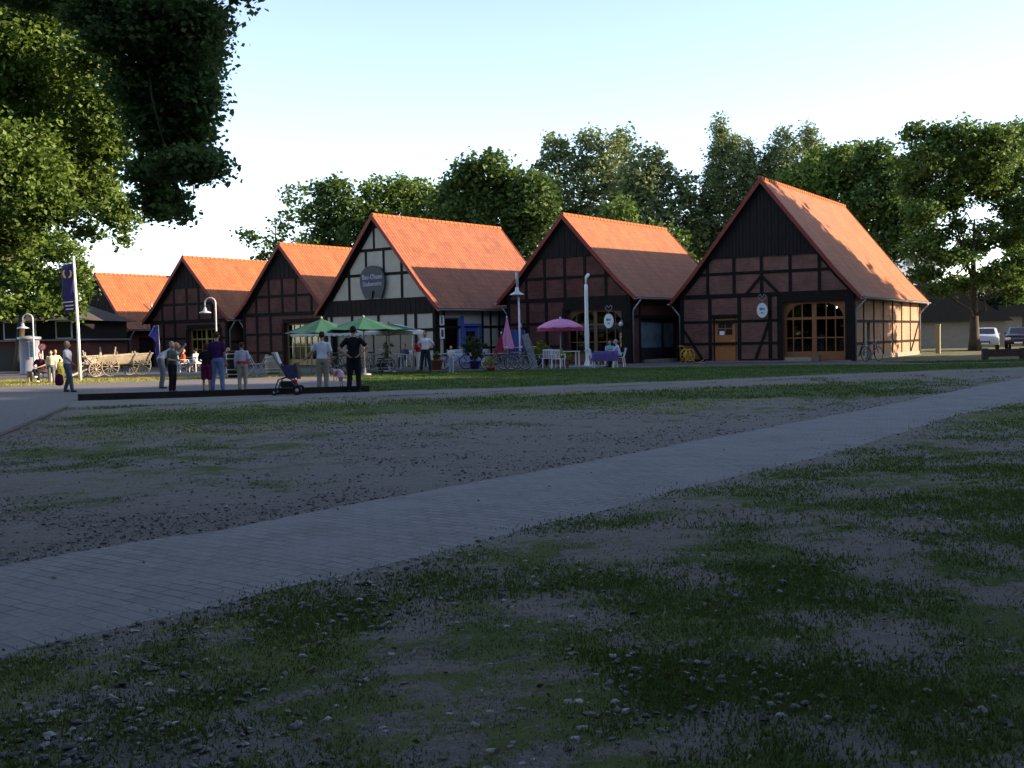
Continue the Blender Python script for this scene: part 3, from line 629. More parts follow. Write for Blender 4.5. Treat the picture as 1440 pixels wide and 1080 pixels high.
# ---------------------------------------------------------------- the barns
class Barn:
    def __init__(s, p, label, D, roofm, brickm, group='half-timbered barns in a row'):
        s.x, s.y, s.rot, s.W, _, s.he, s.hr = p; s.D = D; s.wh = s.W/2-.45; s.brick = brickm
        s.root = empty('barn', (s.x, s.y, 0), s.rot, label, 'barn', group)
        s.b = s.W/2*.74; s.zb = s.he+(s.hr-s.he)*.26-.13
        s.beams = MB(); s.roofmesh(roofm)
    def rz(s, u):
        u = abs(u)
        return s.hr+(s.zb-s.hr)*u/s.b if u < s.b else s.zb+(s.he-s.zb)*(u-s.b)/(s.W/2-s.b)
    def roofmesh(s, rm):
        mb = MB(); T = .14; D = s.D; W = s.W
        for sg in (-1, 1):
            pr = [(0, s.hr), (s.b*sg, s.zb), (W/2*sg, s.he)]; ll = [0]
            for i in (0, 1): ll.append(ll[-1]+math.dist(pr[i], pr[i+1]))
            for i in (0, 1):
                (ua, za), (ub, zb) = pr[i], pr[i+1]; nseg = 8
                for k in range(nseg):
                    v0, v1 = D*k/nseg, D*(k+1)/nseg
                    q = [(ua, v0, za), (ub, v0, zb), (ub, v1, zb), (ua, v1, za)]; uv = [(v0, ll[i]), (v0, ll[i+1]), (v1, ll[i+1]), (v1, ll[i])]
                    if sg < 0: q = q[::-1]; uv = uv[::-1]
                    mb.face(q, uv)
                q = [(ua, 0, za-T), (ub, 0, zb-T), (ub, D, zb-T), (ua, D, za-T)]; mb.face(q[::-1] if sg > 0 else q, None, 1)
                for v in (0, D): mb.face([(ua, v, za), (ua, v, za-T), (ub, v, zb-T), (ub, v, zb)], None, 1)
            mb.face([(W/2*sg, 0, s.he), (W/2*sg, 0, s.he-T), (W/2*sg, D, s.he-T), (W/2*sg, D, s.he)], None, 1)
        mb.build('roof', [rm, M_timber], s.root)
        for sg in (-1, 1):
            mb = MB()
            for v0, v1 in ((-.05, -.004), (D+.004, D+.05)):
                mb = MB()
                P = [(0, s.hr+.05), (s.b*sg, s.zb+.05), (W/2*sg, s.he+.04), (W/2*sg, s.he-.2), (s.b*sg, s.zb-.22), (0, s.hr-.24)]
                mb.prism(P, v0, v1)
                mb.build('verge_board', M_verge, s.root)
        mb = MB(); n = int(D/.36)
        for i in range(n):
            a = D*i/n; c = D*(i+1)/n
            mb.tube([(0, a, s.hr+.0), (0, a+.04, s.hr+.0), (0, c+.02, s.hr-.01)], [.115, .11, .095], 8)
        mb.build('ridge_tiles', M_ridge, s.root)
    def strip(s, mb, plane, c0, c1, lo, hi, top, holes, thick):
        br = sorted(set([lo, hi]+[h[0] for h in holes]+[h[1] for h in holes]+([-s.b, s.b, 0] if plane == 'y' else [])))
        br = [b for b in br if lo <= b <= hi]
        for a, b in zip(br[:-1], br[1:]):
            if b-a < 1e-4: continue
            mid = (a+b)/2; z0 = 0
            hs = sorted([h for h in holes if h[0] <= mid <= h[1]], key=lambda h: h[2])
            segs = []; cur = (-.1, -.1)
            for h in hs:
                segs.append((cur, (h[2], h[2]))); cur = (h[3], h[3])
            segs.append((cur, (top(a), top(b))))
            for (l0, l1), (t0, t1) in segs:
                if t0-l0 < .01 and t1-l1 < .01: continue
                P = [(a, l0), (b, l1), (b, t1), (a, t0)]
                mb.prism(P, c0, c1, ax='y' if plane == 'y' else 'x')
    def walls(s, fh=(), rh=(), upper=None):
        """fh/rh: holes (a, b, z0, z1)"""
        mb = MB(); t = lambda u: s.rz(u)-.15
        s.strip(mb, 'y', .3, .55, -s.wh, s.wh, t, list(fh), .25)
        mb.build('wall', s.brick, s.root); mb = MB()
        s.strip(mb, 'y', s.D-.55, s.D-.3, -s.wh, s.wh, t, [], .25)
        zt = s.rz(s.wh)-.15; tt = lambda v: zt
        mb.build('wall', s.brick, s.root); mb = MB()
        for sg, hs in ((1, rh), (-1, ())):
            mb = MB(); s.strip(mb, 'x', sg*s.wh, sg*(s.wh-.25), .55, s.D-.55, tt, list(hs), .25)
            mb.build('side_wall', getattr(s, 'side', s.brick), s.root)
        mb = MB(); mb.box(-s.wh+.3, s.wh-.3, .9, s.D-.9, -.02, .05); mb.box(-s.wh+.3, s.wh-.3, 3.2, 3.3, .05, s.he)
        mb.build('floor', M_dark, s.root)
    def fb(s, u0, z0, u1, z1, w=.17, k=0):
        d = .030+.004*k
        s.beams.beam((u0, .3-d/2+.01, z0), (u1, .3-d/2+.01, z1), d+.02, w, up=(0, 0, 1)) if False else None
        a = Vector((u0, z0)); b = Vector((u1, z1)); t = (b-a).normalized(); n = Vector((-t.y, t.x))*w/2
        P = [a+n, a-n, b-n, b+n]; s.beams.prism([(p.x, p.y) for p in P], .3-d, .32)
    def sb(s, v0, z0, v1, z1, w=.15, k=0):
        d = .030+.004*k; a = Vector((v0, z0)); b = Vector((v1, z1)); t = (b-a).normalized(); n = Vector((-t.y, t.x))*w/2
        P = [a+n, a-n, b-n, b+n]; s.beams.prism([(p.x, p.y) for p in P], s.wh+d, s.wh-.02, ax='x')
    def grid_front(s, posts_up, rows, posts_lo, rails, tie, clad, gate=None, corner=.2):
        e = .03
        def half(z):   # half width inside the verge at height z
            lo, hi = 0, s.W/2
            for _ in range(30):
                m = (lo+hi)/2
                if s.rz(m)-.28 > z: lo = m
                else: hi = m
            return min(lo, s.wh)
        s.half = half
        for u in posts_up:
            s.fb(u, tie, u, min(clad, s.rz(u)-.3), .15, 1)
        for z in rows: h = half(z); s.fb(-h, z, h, z, .15, 0)
        h = half(tie); s.fb(-h, tie, h, tie, .2, 3)
        for u in posts_lo: s.fb(u, .0, u, tie, .17, 2)
        for z in rails:
            a, b = -s.wh, s.wh
            if gate: s.fb(a, z, gate[0], z, .13, 0); (s.fb(gate[1], z, b, z, .13, 0) if gate[1] < b-.3 else None)
            else: s.fb(a, z, b, z, .13, 0)
        for sg in (-1, 1):
            s.fb(sg*(s.wh-corner/2+.0), 0, sg*(s.wh-corner/2), s.rz(s.wh)-.2, corner, 4)
            s.fb(sg*.04, s.hr-.37, sg*s.b, s.zb-.32, .2, 5) 
            s.fb(sg*s.b, s.zb-.32, sg*s.wh, s.rz(s.wh)-.28, .2, 6)
        s.cladding(clad)
    def cladding(s, z0, z1=None, name='gable_boards', mat=None):
        mb = MB(); h = s.half(z0); u = -h; i = 0
        while u < h-.02:
            b = min(u+.18, h); 
            ta, tb = s.rz(u)-.2, s.rz(b-.012)-.2
            if z1: ta, tb = min(ta, z1), min(tb, z1)
            d = .055+.012*(i % 2)
            mb.prism([(u, z0), (b-.012, z0), (b-.012, max(tb, z0+.01)), (u, max(ta, z0+.01))], .3-d, .31); u = b; i += 1
        mb.build(name, mat or M_timber2, s.root)
    def frame(s, name, lo, hi, z0, z1, cols, rows, plane='y', mat=None, rec=.12, fw=.09, bw=.045, panel=None, arch=False, glass=None, sub=None):
        """glazed frame set back in an opening; cols/rows = bar positions"""
        mat = mat or M_wood; c = (.3+rec) if plane == 'y' else (s.wh-rec); sg = 1 if plane == 'y' else -1; ax = plane
        mb = MB()
        def bar(a, b, z_a, z_b, d0, d1): mb.prism([(a, z_a), (b, z_a), (b, z_b), (a, z_b)], c+sg*d0, c+sg*d1, ax=ax)
        bar(lo, lo+fw, z0, z1, -.03, .07); bar(hi-fw, hi, z0, z1, -.03, .07); bar(lo+fw, hi-fw, z1-fw, z1, -.03, .07); bar(lo+fw, hi-fw, z0, z0+fw, -.03, .07)
        for q in cols:
            a, wd = (q, bw) if not isinstance(q, tuple) else q
            bar(a-wd/2, a+wd/2, z0+fw, z1-fw, -.010-.02*(wd > bw), .055)
        for q in rows:
            z, wd = (q, bw) if not isinstance(q, tuple) else q
            bar(lo+fw, hi-fw, z-wd/2, z+wd/2, -.014-.02*(wd > bw), .051)
        if panel: bar(lo+fw, hi-fw, z0+fw, z0+panel, .0, .045)
        if arch:
            for a, sgn in ((lo+fw, 1), (hi-fw, -1)):
                pts = [(a, z1-fw), (a, z1-fw-.75)]+[(a+sgn*(.85*(1-math.cos(t))), z1-fw-.75+.75*math.sin(t)) for t in [k*math.pi/16 for k in range(1, 9)]]
                mb.prism(pts, c-sg*.02, c+sg*.06, ax=ax)
        o = mb.build(name, mat, s.root)
        mb = MB(); zz = z0+(panel or fw); mb.prism([(lo+fw*.5, zz), (hi-fw*.5, zz), (hi-fw*.5, z1-fw*.5), (lo+fw*.5, z1-fw*.5)], c+sg*.02, c+sg*.028, ax=ax)
        mb.build('pane', glass or M_glass, o)
        return o
    def door(s, lo, hi, z1, plane='y', mat=None, rec=.1, panes=True, z0=.04):
        mat = mat or M_wood; c = (.3+rec) if plane == 'y' else (s.wh-rec); sg = 1 if plane == 'y' else -1; mb = MB()
        mb.prism([(lo, z0), (hi, z0), (hi, z1), (lo, z1)], c, c+sg*.05, ax=plane)
        n = int((hi-lo)/.13)
        for i in range(n):
            a = lo+(hi-lo)*i/n
            mb.prism([(a+.006, z0+.02), (a+(hi-lo)/n-.006, z0+.02), (a+(hi-lo)/n-.006, z1*.58), (a+.006, z1*.58)], c-sg*.012, c, ax=plane)
        for a, b in ((lo, lo+.1), (hi-.1, hi)): mb.prism([(a, z0+.01), (b, z0+.01), (b, z1-.002), (a, z1-.002)], c-sg*.02, c, ax=plane)
        d = mb.build('door', mat, s.root)
        if panes:
            mb = MB(); m_ = (lo+hi)/2
            for a, b in ((lo+.17, m_-.03), (m_+.03, hi-.17)):
                for za, zb in ((z1*.62, z1*.755), (z1*.78, z1*.91)): mb.prism([(a, za), (b, za), (b, zb), (a, zb)], c-sg*.028, c-sg*.004, ax=plane)
            mb.build('pane', pm('dark_pane', (.015, .017, .02), .15, .1), d)
        mb = MB(); e = hi-.05
        P = (e, c-sg*.06, z1*.48) if plane == 'y' else (c-sg*.06, e, z1*.48)
        Q = (e-.14, c-sg*.06, z1*.48) if plane == 'y' else (c-sg*.06, e-.14, z1*.48)
        P0 = (e, c, z1*.48) if plane == 'y' else (c, e, z1*.48)
        mb.tube([P0, P, Q], .012, 6); mb.build('handle', M_lgrey, d)
        return d
    def gutter(s, sides=(1,)):
        for sg in sides:
            mb = MB(); prof = [(.075*math.cos(t), .075*math.sin(t)) for t in [math.pi+math.pi*k/8 for k in range(9)]]
            u0 = sg*(s.W/2+.05)
            mb.grid([[(u0+a, v, s.he-.05+b) for a, b in prof]+[(u0+a*.85, v, s.he-.05+b*.85) for a, b in prof[::-1]] for v in (-.06, s.D+.06)])
            mb.build('gutter', M_zinc, s.root)
    def downpipe(s, sg, v, front=True):
        mb = MB(); u0 = sg*(s.W/2+.05); u1 = sg*(s.wh+.07); z = s.he
        pts = [(u0, v, z-.1), (u0, v, z-.2), (u0-sg*.1, v, z-.3), (u1+sg*.05, v, z-.62), (u1, v, z-.75), (u1, v, .02)]
        mb.tube(pts, .045, 8)
        for zz in (.5, 1.6): mb.ring((u1, v, zz), .05, .012, 'z', 10, 5)
        mb.build('downpipe', M_zinc, s.root)
    def finish(s):
        s.beams.build('timber_frame', M_timber, s.root)
# params from survey: x, y, rot, roof width, depth, eave, ridge
P6 = (12.262, 54.932, -.549, 9.662, 15.296, 3.021, 8.936); P5 = (2.735, 58.038, -.616, 8.476, 10.054, 3.32, 7.713)
P4 = (-7.234, 59.546, -.654, 9.067, 10.981, 2.969, 8.04); P3 = (-13.472, 65.788, -.624, 8.092, 12, 2.985, 7.157)
P2 = (-20.385, 70.172, -.579, 7.97, 12, 2.873, 6.839); P1 = (-28.371, 76.913, -.574, 6.662, 12, 2.47, 6.332)

# -- largest barn, right
h = Barn(P6, 'largest barn at the right end of the row, brick panels, black boarded gable, orange roof', 15.3, M_roofA, M_brick)
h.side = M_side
h.walls(fh=[(-2.62, -1.42, 0, 2.2), (.98, 3.98, 0, 2.88)], rh=[(2.2, 3.35, 0, 1.85)])
h.grid_front([-2.88, -1.49, -.08, 1.35, 2.77], [4.38], [-2.78, -1.24, .33, .78, 4.1], [2.0, .9], 3.28, 5.15, gate=(.8, 4.3))
h.fb(-.08, 4.2, -.9, 3.3, .13, 7); h.fb(-.08, 4.2, .78, 3.3, .13, 7); h.fb(-h.wh+.1, 1.75, -3.2, .1, .12, 7); h.fb(.26, 1.9, -.42, .12, .12, 7)
h.fb(.78, 3.05, 4.3, 3.05, .33, 9); h.fb(4.2, 0, 4.2, 3.0, .42, 8); h.fb(.86, 0, .86, 3.0, .2, 8); h.fb(-2.78, 2.27, -1.24, 2.27, .16, 8)
h.fb(-h.wh, .06, -2.7, .06, .13, 8); h.fb(-1.3, .06, .8, .06, .13, 8)
h.cladding  # boards already set by grid_front
h.frame('gate_window', .98, 3.98, .04, 2.88, [1.42, 1.86, (2.45, .22), 3.02, 3.46], [(2.06, .12), 1.12], rec=.22, panel=.42, arch=True, bw=.05, fw=.12)
d = h.door(-2.55, -1.48, 2.16, rec=.1, mat=pm('orange_door', (.42, .125, .025), .55, .15, 5, .2, stretch=(5, 5, .7)))
mb = MB(); mb.box(-2.30, -2.05, .352, .372, 1.33, 1.53); mb.build('paper_notice', M_white, d)
for v in (2.1, 4.1, 6.07, 8.12, 10.25, 12.41): h.sb(v, 0, v, h.rz(h.wh)-.2, .13, 2)
for v in (.4, 14.9): h.sb(v, 0, v, h.rz(h.wh)-.2, .2, 3)
h.sb(.4, 1.87, 14.9, 1.87, .13, 0); h.sb(3.35, .8, 14.9, .8, .13, 0); h.sb(.4, .8, 2.1, .8, .13, 0); h.sb(.4, h.rz(h.wh)-.3, 14.9, h.rz(h.wh)-.3, .18, 4)
h.sb(2.1, .9, 1.0, .1, .12, 5); h.sb(12.4, .1, 14.6, 1.8, .10, 5)
h.door(2.24, 3.31, 1.82, 'x', pm('black_door', (.025, .022, .022), .6), panes=False)
mb = MB(); mb.box(h.wh, h.wh+.06, 3.35, 15.0, -.05, .2); mb.box(h.wh, h.wh+.06, .5, 2.2, -.05, .2); mb.build('plinth', M_stone, h.root)
mb = MB(); mb.box(-3.0, 4.3, .1, .3, -.05, .035); mb.build('threshold', M_stone, h.root)
mb = MB(); mb.box(1.05, 3.9, .75, 1.25, .4, .45)
mb.build('display_shelf', M_wood, h.root)
h.gutter((1, -1)); h.downpipe(1, .4); h.downpipe(1, 14.7); h.downpipe(-1, .4); h.finish(); H6 = h

# -- barn with the pink parasol
h = Barn(P5, 'barn behind the open pink parasol, brick panels, black boarded gable, steep orange roof', 11.5, M_roofA, M_brick2)
h.walls(fh=[(-.05, 3.3, 0, 2.75), (-3.2, -2.5, .9, 1.95)], rh=[(1.3, 5.45, .15, 2.25)])
h.grid_front([-2.51, -1.33, -.08, 1.14, 2.38], [4.46], [-2.44, -1.25], [2.1, .9], 3.33, 5.5, gate=(-.1, 3.6))
h.fb(-.15, 3.02, 3.6, 3.02, .44, 9); h.fb(-.15, 0, -.15, 2.9, .2, 8); h.fb(3.5, 0, 3.5, 2.9, .42, 8)
h.frame('gate_window', -.05, 3.3, .04, 2.75, [.45, .95, (1.6, .2), 2.25, 2.75], [(2.0, .1), 1.1], rec=.25, panel=.4, arch=True, bw=.05, fw=.11, mat=pm('brown_frame', (.13, .05, .025), .6))
h.frame('window', -3.2, -2.5, .9, 1.95, [-2.85], [1.45], rec=.12, fw=.06, mat=pm('brown_frame', (.13, .05, .025), .6))
h.frame('shop_window', 1.35, 5.42, .2, 2.2, [(4.0, .22)], [], plane='x', rec=.18, panel=.55, mat=pm('dark_frame', (.02, .022, .03), .4), fw=.12, glass=pm('painted_reflection', (.13, .18, .21), .15, .3, 1.5))  # pale teal pane colour stands in for a reflection
for v in (1.2, 5.55, 8.0): h.sb(v, 0, v, h.rz(h.wh)-.2, .16, 2)
h.sb(.4, 2.35, 8.0, 2.35, .16, 0); h.sb(.4, 0, .4, 3.2, .2, 3); h.sb(8, 1.2, 11, 1.2, .14, 0)
mb = MB(); mb.box(h.wh, h.wh+.7, 1.6, 3.9, 0, .16); mb.build('step', M_stone, h.root)
h.gutter((1, -1)); h.downpipe(1, .4); h.downpipe(-1, .4); h.finish(); H5 = h

# -- plastered barn with the sign
h = Barn(P4, 'cream plastered half-timbered barn with a dark cask-shaped sign in its gable', 11.0, M_roofB, M_plaster)
h.walls(fh=[(-3.6, 2.6, 0, 1.75)], rh=[(.95, 2.2, .55, 2.5), (2.45, 3.8, .05, 2.05)])
h.grid_front([-2.1, 1.79], [4.9, 6.21], [-3.55, 2.7], [], 3.3, 7.35)
for u in (-.79, .51): h.fb(u, 4.9, u, 6.21, .13, 1)
h.fb(-.17, 6.21, -.17, 7.6, .12, 1)
for u in (-.79, .51): h.fb(u, 4.9, u, 4.4, .13, 1)
for u in (-1.95, .03, 1.99): h.fb(u, 1.75, u, 2.8, .15, 2)
h.fb(-h.wh, 1.9, h.wh, 1.9, .16, 4); h.fb(3.3, 1.9, 3.3, 0, .14, 2); h.fb(2.7, .9, h.wh, .9, .12, 0)
h.cladding(2.74, 3.6, 'jetty_boards'); 
h.frame('shop_front', -3.6, 2.6, .04, 1.75, [-2.6, -1.6, (-.6, .12), .4, 1.4], [], rec=.15, panel=.3, mat=pm('dark_frame', (.02, .022, .03), .4), glass=pm('shaded_pane', (.02, .022, .025), .35, .2, 1.5))
h.frame('window', .95, 2.2, .55, 2.5, [], [1.98], plane='x', rec=.12, mat=M_blue, fw=.07)
h.door(2.5, 3.76, 2.0, 'x', M_blue, panes=False)
mb = MB(); mb.prism([(2.78, .55), (3.5, .55), (3.5, 1.8), (2.78, 1.8)], h.wh-.08, h.wh-.095, ax='x'); mb.build('door_pane', pm('dark_pane', (.015, .017, .02), .15, .1), h.root)
mb = MB(); mb.prism([(2.22, 0), (2.45, 0), (2.45, 2.6), (2.22, 2.6)], h.wh+.06, h.wh-.02, ax='x'); mb.prism([(3.8, 0), (3.9, 0), (3.9, 2.2), (3.8, 2.2)], h.wh+.06, h.wh-.02, ax='x'); mb.prism([(2.45, 2.06), (3.8, 2.06), (3.8, 2.2), (2.45, 2.2)], h.wh+.055, h.wh-.02, ax='x'); mb.build('blue_post', M_blue, h.root)
for v in (.9, 4.05, 4.75, 5.5, 6.3, 8.2, 10.2): h.sb(v, 0, v, h.rz(h.wh)-.2, .14, 2)
h.sb(.4, 2.02, 2.2, 2.02, .12, 0); h.sb(3.9, 2.02, 10.6, 2.02, .13, 0); h.sb(4, .9, 10.6, .9, .12, 0); h.sb(.4, h.rz(h.wh)-.3, 10.6, h.rz(h.wh)-.3, .2, 4); h.sb(.42, 0, .42, 3, .24, 3)
mb = MB(); mb.box(h.wh+.04, h.wh+.07, .52, .86, 2.12, 2.62); mb.box(h.wh+.04, h.wh+.07, .52, .86, 1.42, 1.98); w_ = mb.build('wall_poster', M_white, h.root)
mb = MB(); mb.box(h.wh+.07, h.wh+.075, .6, .78, 1.52, 1.88); mb.build('print', pm('dark_print', (.05, .03, .05), .6), w_)
mb = MB(); mb.box(h.wh+.07, h.wh+.074, .62, .72, 2.18, 2.56); mb.build('print', pm('dark_print', (.05, .03, .05), .6), w_)
h.gutter((1,)); h.downpipe(1, 6.6)
mb = MB()   # cask sign
sg = [(-1.0, .9), (-.98, 1.15), (-.85, 1.42), (-.62, 1.62), (-.3, 1.73), (0, 1.76), (.3, 1.73), (.6, 1.62), (.82, 1.42), (.95, 1.15), (.97, .9), (.93, .6), (.80, .3), (.68, .02), (.26, .02), (.22, .22), (.12, .42), (-.0, .42), (-.06, .2), (-.08, .02), (-.6, .02), (-.78, .3), (-.94, .6)]
mb.prism([(-.18+a*.93, 3.62+b) for a, b in sg], .10, .19)
sgn = mb.build('cask_sign', pm('sign_slate', (.022, .024, .032), .6, .2), h.root)
def text(name, s_, size, loc, rot, mat, parent, ext=.006, sx=1):
    c = bpy.data.curves.new(name, 'FONT'); c.body = s_; c.size = size; c.extrude = ext; c.align_x = 'CENTER'; c.resolution_u = 3; c.offset = .006
    o = bpy.data.objects.new(name, c); col.objects.link(o)
    dg = bpy.context.evaluated_depsgraph_get(); me = bpy.data.meshes.new_from_object(o.evaluated_get(dg)); bpy.data.objects.remove(o)
    o = link(name, me, mat, parent); o.location = loc; o.rotation_euler = rot; o.scale = (sx, 1, 1); return o
Mlet = pm('sign_lettering', (.30, .33, .42), .6, .05)
text('lettering', 'Bau-Ohsen', .36, (-.18, .09, 4.66), (R(90), 0, 0), Mlet, sgn, sx=.92); text('lettering', 'Stubenwirt', .34, (-.18, .09, 4.30), (R(90), 0, 0), Mlet, sgn, sx=.92)
h.finish(); H4 = h

# -- three smaller barns to the left
def small(P, label, D, up, rows, lo, rails, tie, clad, gate, ztop, framem, rh=()):
    h = Barn(P, label, D, M_roofA, M_brick2)
    h.walls(fh=[(gate[0], gate[1], 0, ztop)] if gate else [], rh=rh)
    h.grid_front(up, rows, lo, rails, tie, clad, gate=(gate[0]-.1, gate[1]+.1) if gate else None)
    if gate:
        a, b = gate; n = (b-a)
        h.fb(a-.1, ztop+.12, b+.1, ztop+.12, .24, 9); h.fb(a-.09, 0, a-.09, ztop, .2, 8); h.fb(b+.09, 0, b+.09, ztop, .2, 8)
        h.frame('gate_window', a, b, .04, ztop, [a+n*.18, a+n*.34, (a+n*.5, .16), a+n*.66, a+n*.82], [(ztop*.72, .1), ztop*.45], rec=.25, panel=.35, mat=framem, fw=.1)
    for v in (.4, D-.5): h.sb(v, 0, v, h.rz(h.wh)-.2, .2, 3)
    for v in (2, 4, 6, 8): h.sb(v, 0, v, h.rz(h.wh)-.2, .13, 2)
    h.sb(.4, 1.5, D-.5, 1.5, .12, 0)
    h.gutter((1, -1)); h.downpipe(1, .4); h.downpipe(-1, .4)
    return h
H3 = small(P3, 'barn left of the cream gable, brick panels, with its right side hidden behind the parasols', 12, [-2.4, -1.28, -.13, 1.03, 2.28], [4.12], [-2.37, -1.2], [1.89, .8], 3.06, 5.13, (0, 3.0), 2.5, M_ochre); H3.finish()
H2 = small(P2, 'second barn from the left, brick panels, with glimpses of yellowish gate windows', 12, [-2.38, -1.26, -.07, 1.02, 2.2], [3.9], [-2.3, -1.22], [1.76, .8], 2.83, 4.9, (0, 2.8), 2.35, M_ochre)
H2.finish()
h = Barn(P1, 'leftmost and lowest barn of the row, with a thin vent pipe on its roof', 13, M_roofA, M_brick2)
h.walls(rh=[(1.2, 3.0, 0, 1.9)]); h.grid_front([-2, -1, 0, 1, 2], [], [-2, -1, 0, 1, 2], [1.2], 2.4, 2.5)
h.door(1.2, 3.0, 1.9, 'x', M_timber, panes=False)
for u, z, hh in ((.62, None, .5), (2.2, None, .75)):
    z = h.rz(u); v = 7.0 if u < 1 else 2.9
    mb = MB(); mb.tube([(u, v, z-.1), (u, v, z+hh)], .05, 8); mb.box(u-.02, u+.28, v-.03, v+.03, z+hh*.45, z+hh*.5) if u < 1 else mb.box(u-.1, u+.35, v-.25, v+.25, z-.28, z-.02)
    mb.build('roof_vent', M_zinc, h.root)
h.gutter((1,)); h.downpipe(1, .4); h.finish(); H1 = h
def onf(h, u, z, out=0.):   # world point on a barn front
    c, s = math.cos(h.rot), math.sin(h.rot); v = .3-out
    return Vector((h.x+c*u-s*v, h.y+s*u+c*v, z))
def ons(h, v, z, out=0.):
    c, s = math.cos(h.rot), math.sin(h.rot); u = h.wh+out
    return Vector((h.x+c*u-s*v, h.y+s*u+c*v, z))

# ---------------------------------------------------------------- other buildings
# left: brick house with grey hipped roof and a window band
bl = empty('brick_house', (-30.5, 66.5, 0), R(-4), 'low brick house with grey hipped roof and a band of white-framed windows, far left', 'house')
M_slate = pm('grey_roofing', (.065, .058, .05), .85, .25, 6, .3); M_redwall = brick_mat('house_brick', (.20, .055, .04), (.16, .045, .035), (.1, .08, .07))
mb = MB(); mb.box(-9, 4.6, 0, 8, -.1, 1.75); mb.build('wall', M_redwall, bl)
mb = MB(); mb.box(-9, 4.6, .6, 8, 1.85, 2.95); mb.build('upper_wall', pm('dark_wall', (.012, .012, .012), .8), bl)
mb = MB(); mb.box(-9.3, 4.9, -.5, 8, 1.75, 1.85); mb.build('ledge', pm('concrete', (.20, .19, .18), .9), bl)
for i, x in enumerate((-8.4, -7.2, -5.2, -4.3, -2.6, -1.3, .2, 1.2, 3.4)):
    mb = MB(); wd = .95; mb.box(x, x+.07, .50, .6, 1.85, 2.95); mb.box(x+wd, x+wd+.07, .50, .6, 1.85, 2.95); mb.box(x+.07, x+wd, .52, .6, 1.85, 1.93); mb.box(x+.07, x+wd, .52, .6, 2.88, 2.95)
    f = mb.build('window_frame', M_lgrey, bl); mb = MB(); mb.box(x+.07, x+wd, .55, .58, 1.93, 2.88); mb.build('pane', pm('dark_pane', (.015, .017, .02), .15, .1), f)
mb = MB(); a, b, c, d = (-9.6, -.3, 2.95), (5.2, -.3, 2.95), (5.2, 8.5, 2.95), (-9.6, 8.5, 2.95); e, f = (-5, 4, 4.6), (1.9, 4, 4.6)
for q in ((a, b, f, e), (b, c, f), (c, d, e, f), (d, a, e), (d, c, b, a)): mb.face(q)
mb.build('roof', M_slate, bl)
for x0, x1 in ((-7.6, -4.6), (-1.2, 1.6)):
    mb = MB(); mb.box(x0, x1, -.04, .0, -.05, 1.45); mb.build('garage_opening', M_black, bl)
# right: dark-roofed outbuilding and flat garage row
M_wwall = pm('off_white_wall', (.19, .18, .165), .9, .12, 3); M_droof = pm('dark_roof', (.03, .028, .028), .85, .25, 5, .3)
b1 = empty('outbuilding', (33.5, 84, 0), R(-4), 'pale outbuilding with a dark pitched roof, behind the spreading oak', 'building')
mb = MB(); mb.box(-5.5, 3.4, 0, 7, -.1, 2.05); mb.build('wall', M_wwall, b1)
mb = MB(); mb.prism([(-6, 1.95), (3.9, 1.95), (-.8, 4.9), (-6, 4.6)], -.4, 7.5); mb.build('roof', M_droof, b1)
b2 = empty('garage_row', (42.5, 86, 0), R(-2), 'flat-roofed row of white garages with a dark fascia behind the parked cars', 'building')
mb = MB(); mb.box(-5.0, -3.3, 0, 6, -.1, 2.3); mb.box(-2.0, 10, 0, 6, -.1, 2.3); mb.box(-3.3, -2.0, .5, 6, -.1, 2.3); mb.build('wall', M_wwall, b2)
mb = MB(); mb.box(-5.3, 10.3, -.5, 6.3, 2.3, 3.15); mb.build('roof', M_droof, b2)
mb = MB(); mb.box(-3.28, -2.02, .35, .42, -.05, 2.25); d = mb.build('door', pm('wine_door', (.05, .015, .02), .5), b2); mb = MB(); mb.box(-2.25, -2.2, .28, .35, 1.0, 1.15); mb.build('handle', M_lgrey, d)
b3 = empty('white_house', (50, 108, 0), 0, 'white house wall showing above the flat garage roof', 'house')
mb = MB(); mb.box(-6.5, 8, 0, 8, 0, 4.9); mb.build('wall', M_white, b3); mb = MB(); mb.prism([(-7, 4.9), (8.5, 4.9), (.7, 7.5)], -.4, 8.4); mb.build('roof', M_slate, b3)
for x in (-4.5, -1.5, 1.5, 4.5):
    mb = MB(); mb.box(x, x+1.1, -.03, .02, 3.2, 4.3); f = mb.build('window', M_lgrey, b3); mb = MB(); mb.box(x+.08, x+1.02, -.05, -.032, 3.28, 4.22); mb.build('pane', pm('dark_pane', (.015, .017, .02), .15, .1), f)
b4 = empty('tower_block', (44.0, 121, 0), R(8), 'pale tall block glimpsed through the leaves right of the largest barn roof', 'building')
mb = MB(); mb.box(-2.4, 2.2, 0, 6, 0, 12.5); mb.build('wall', pm('pale_render', (.62, .64, .68), .8, .05), b4)
mb = MB(); mb.box(-2.6, 2.4, -.2, 6.2, 12.5, 12.8); mb.build('roof', M_slate, b4)
for z in range(5):
    for x in (-1.6, .5):
        mb = MB(); mb.box(x, x+1.0, -.04, .02, 1+z*2.4, 2.2+z*2.4); f = mb.build('window', M_lgrey, b4); mb = MB(); mb.box(x+.08, x+.92, -.06, -.042, 1.08+z*2.4, 2.12+z*2.4); mb.build('pane', pm('dark_pane', (.015, .017, .02), .15, .1), f)
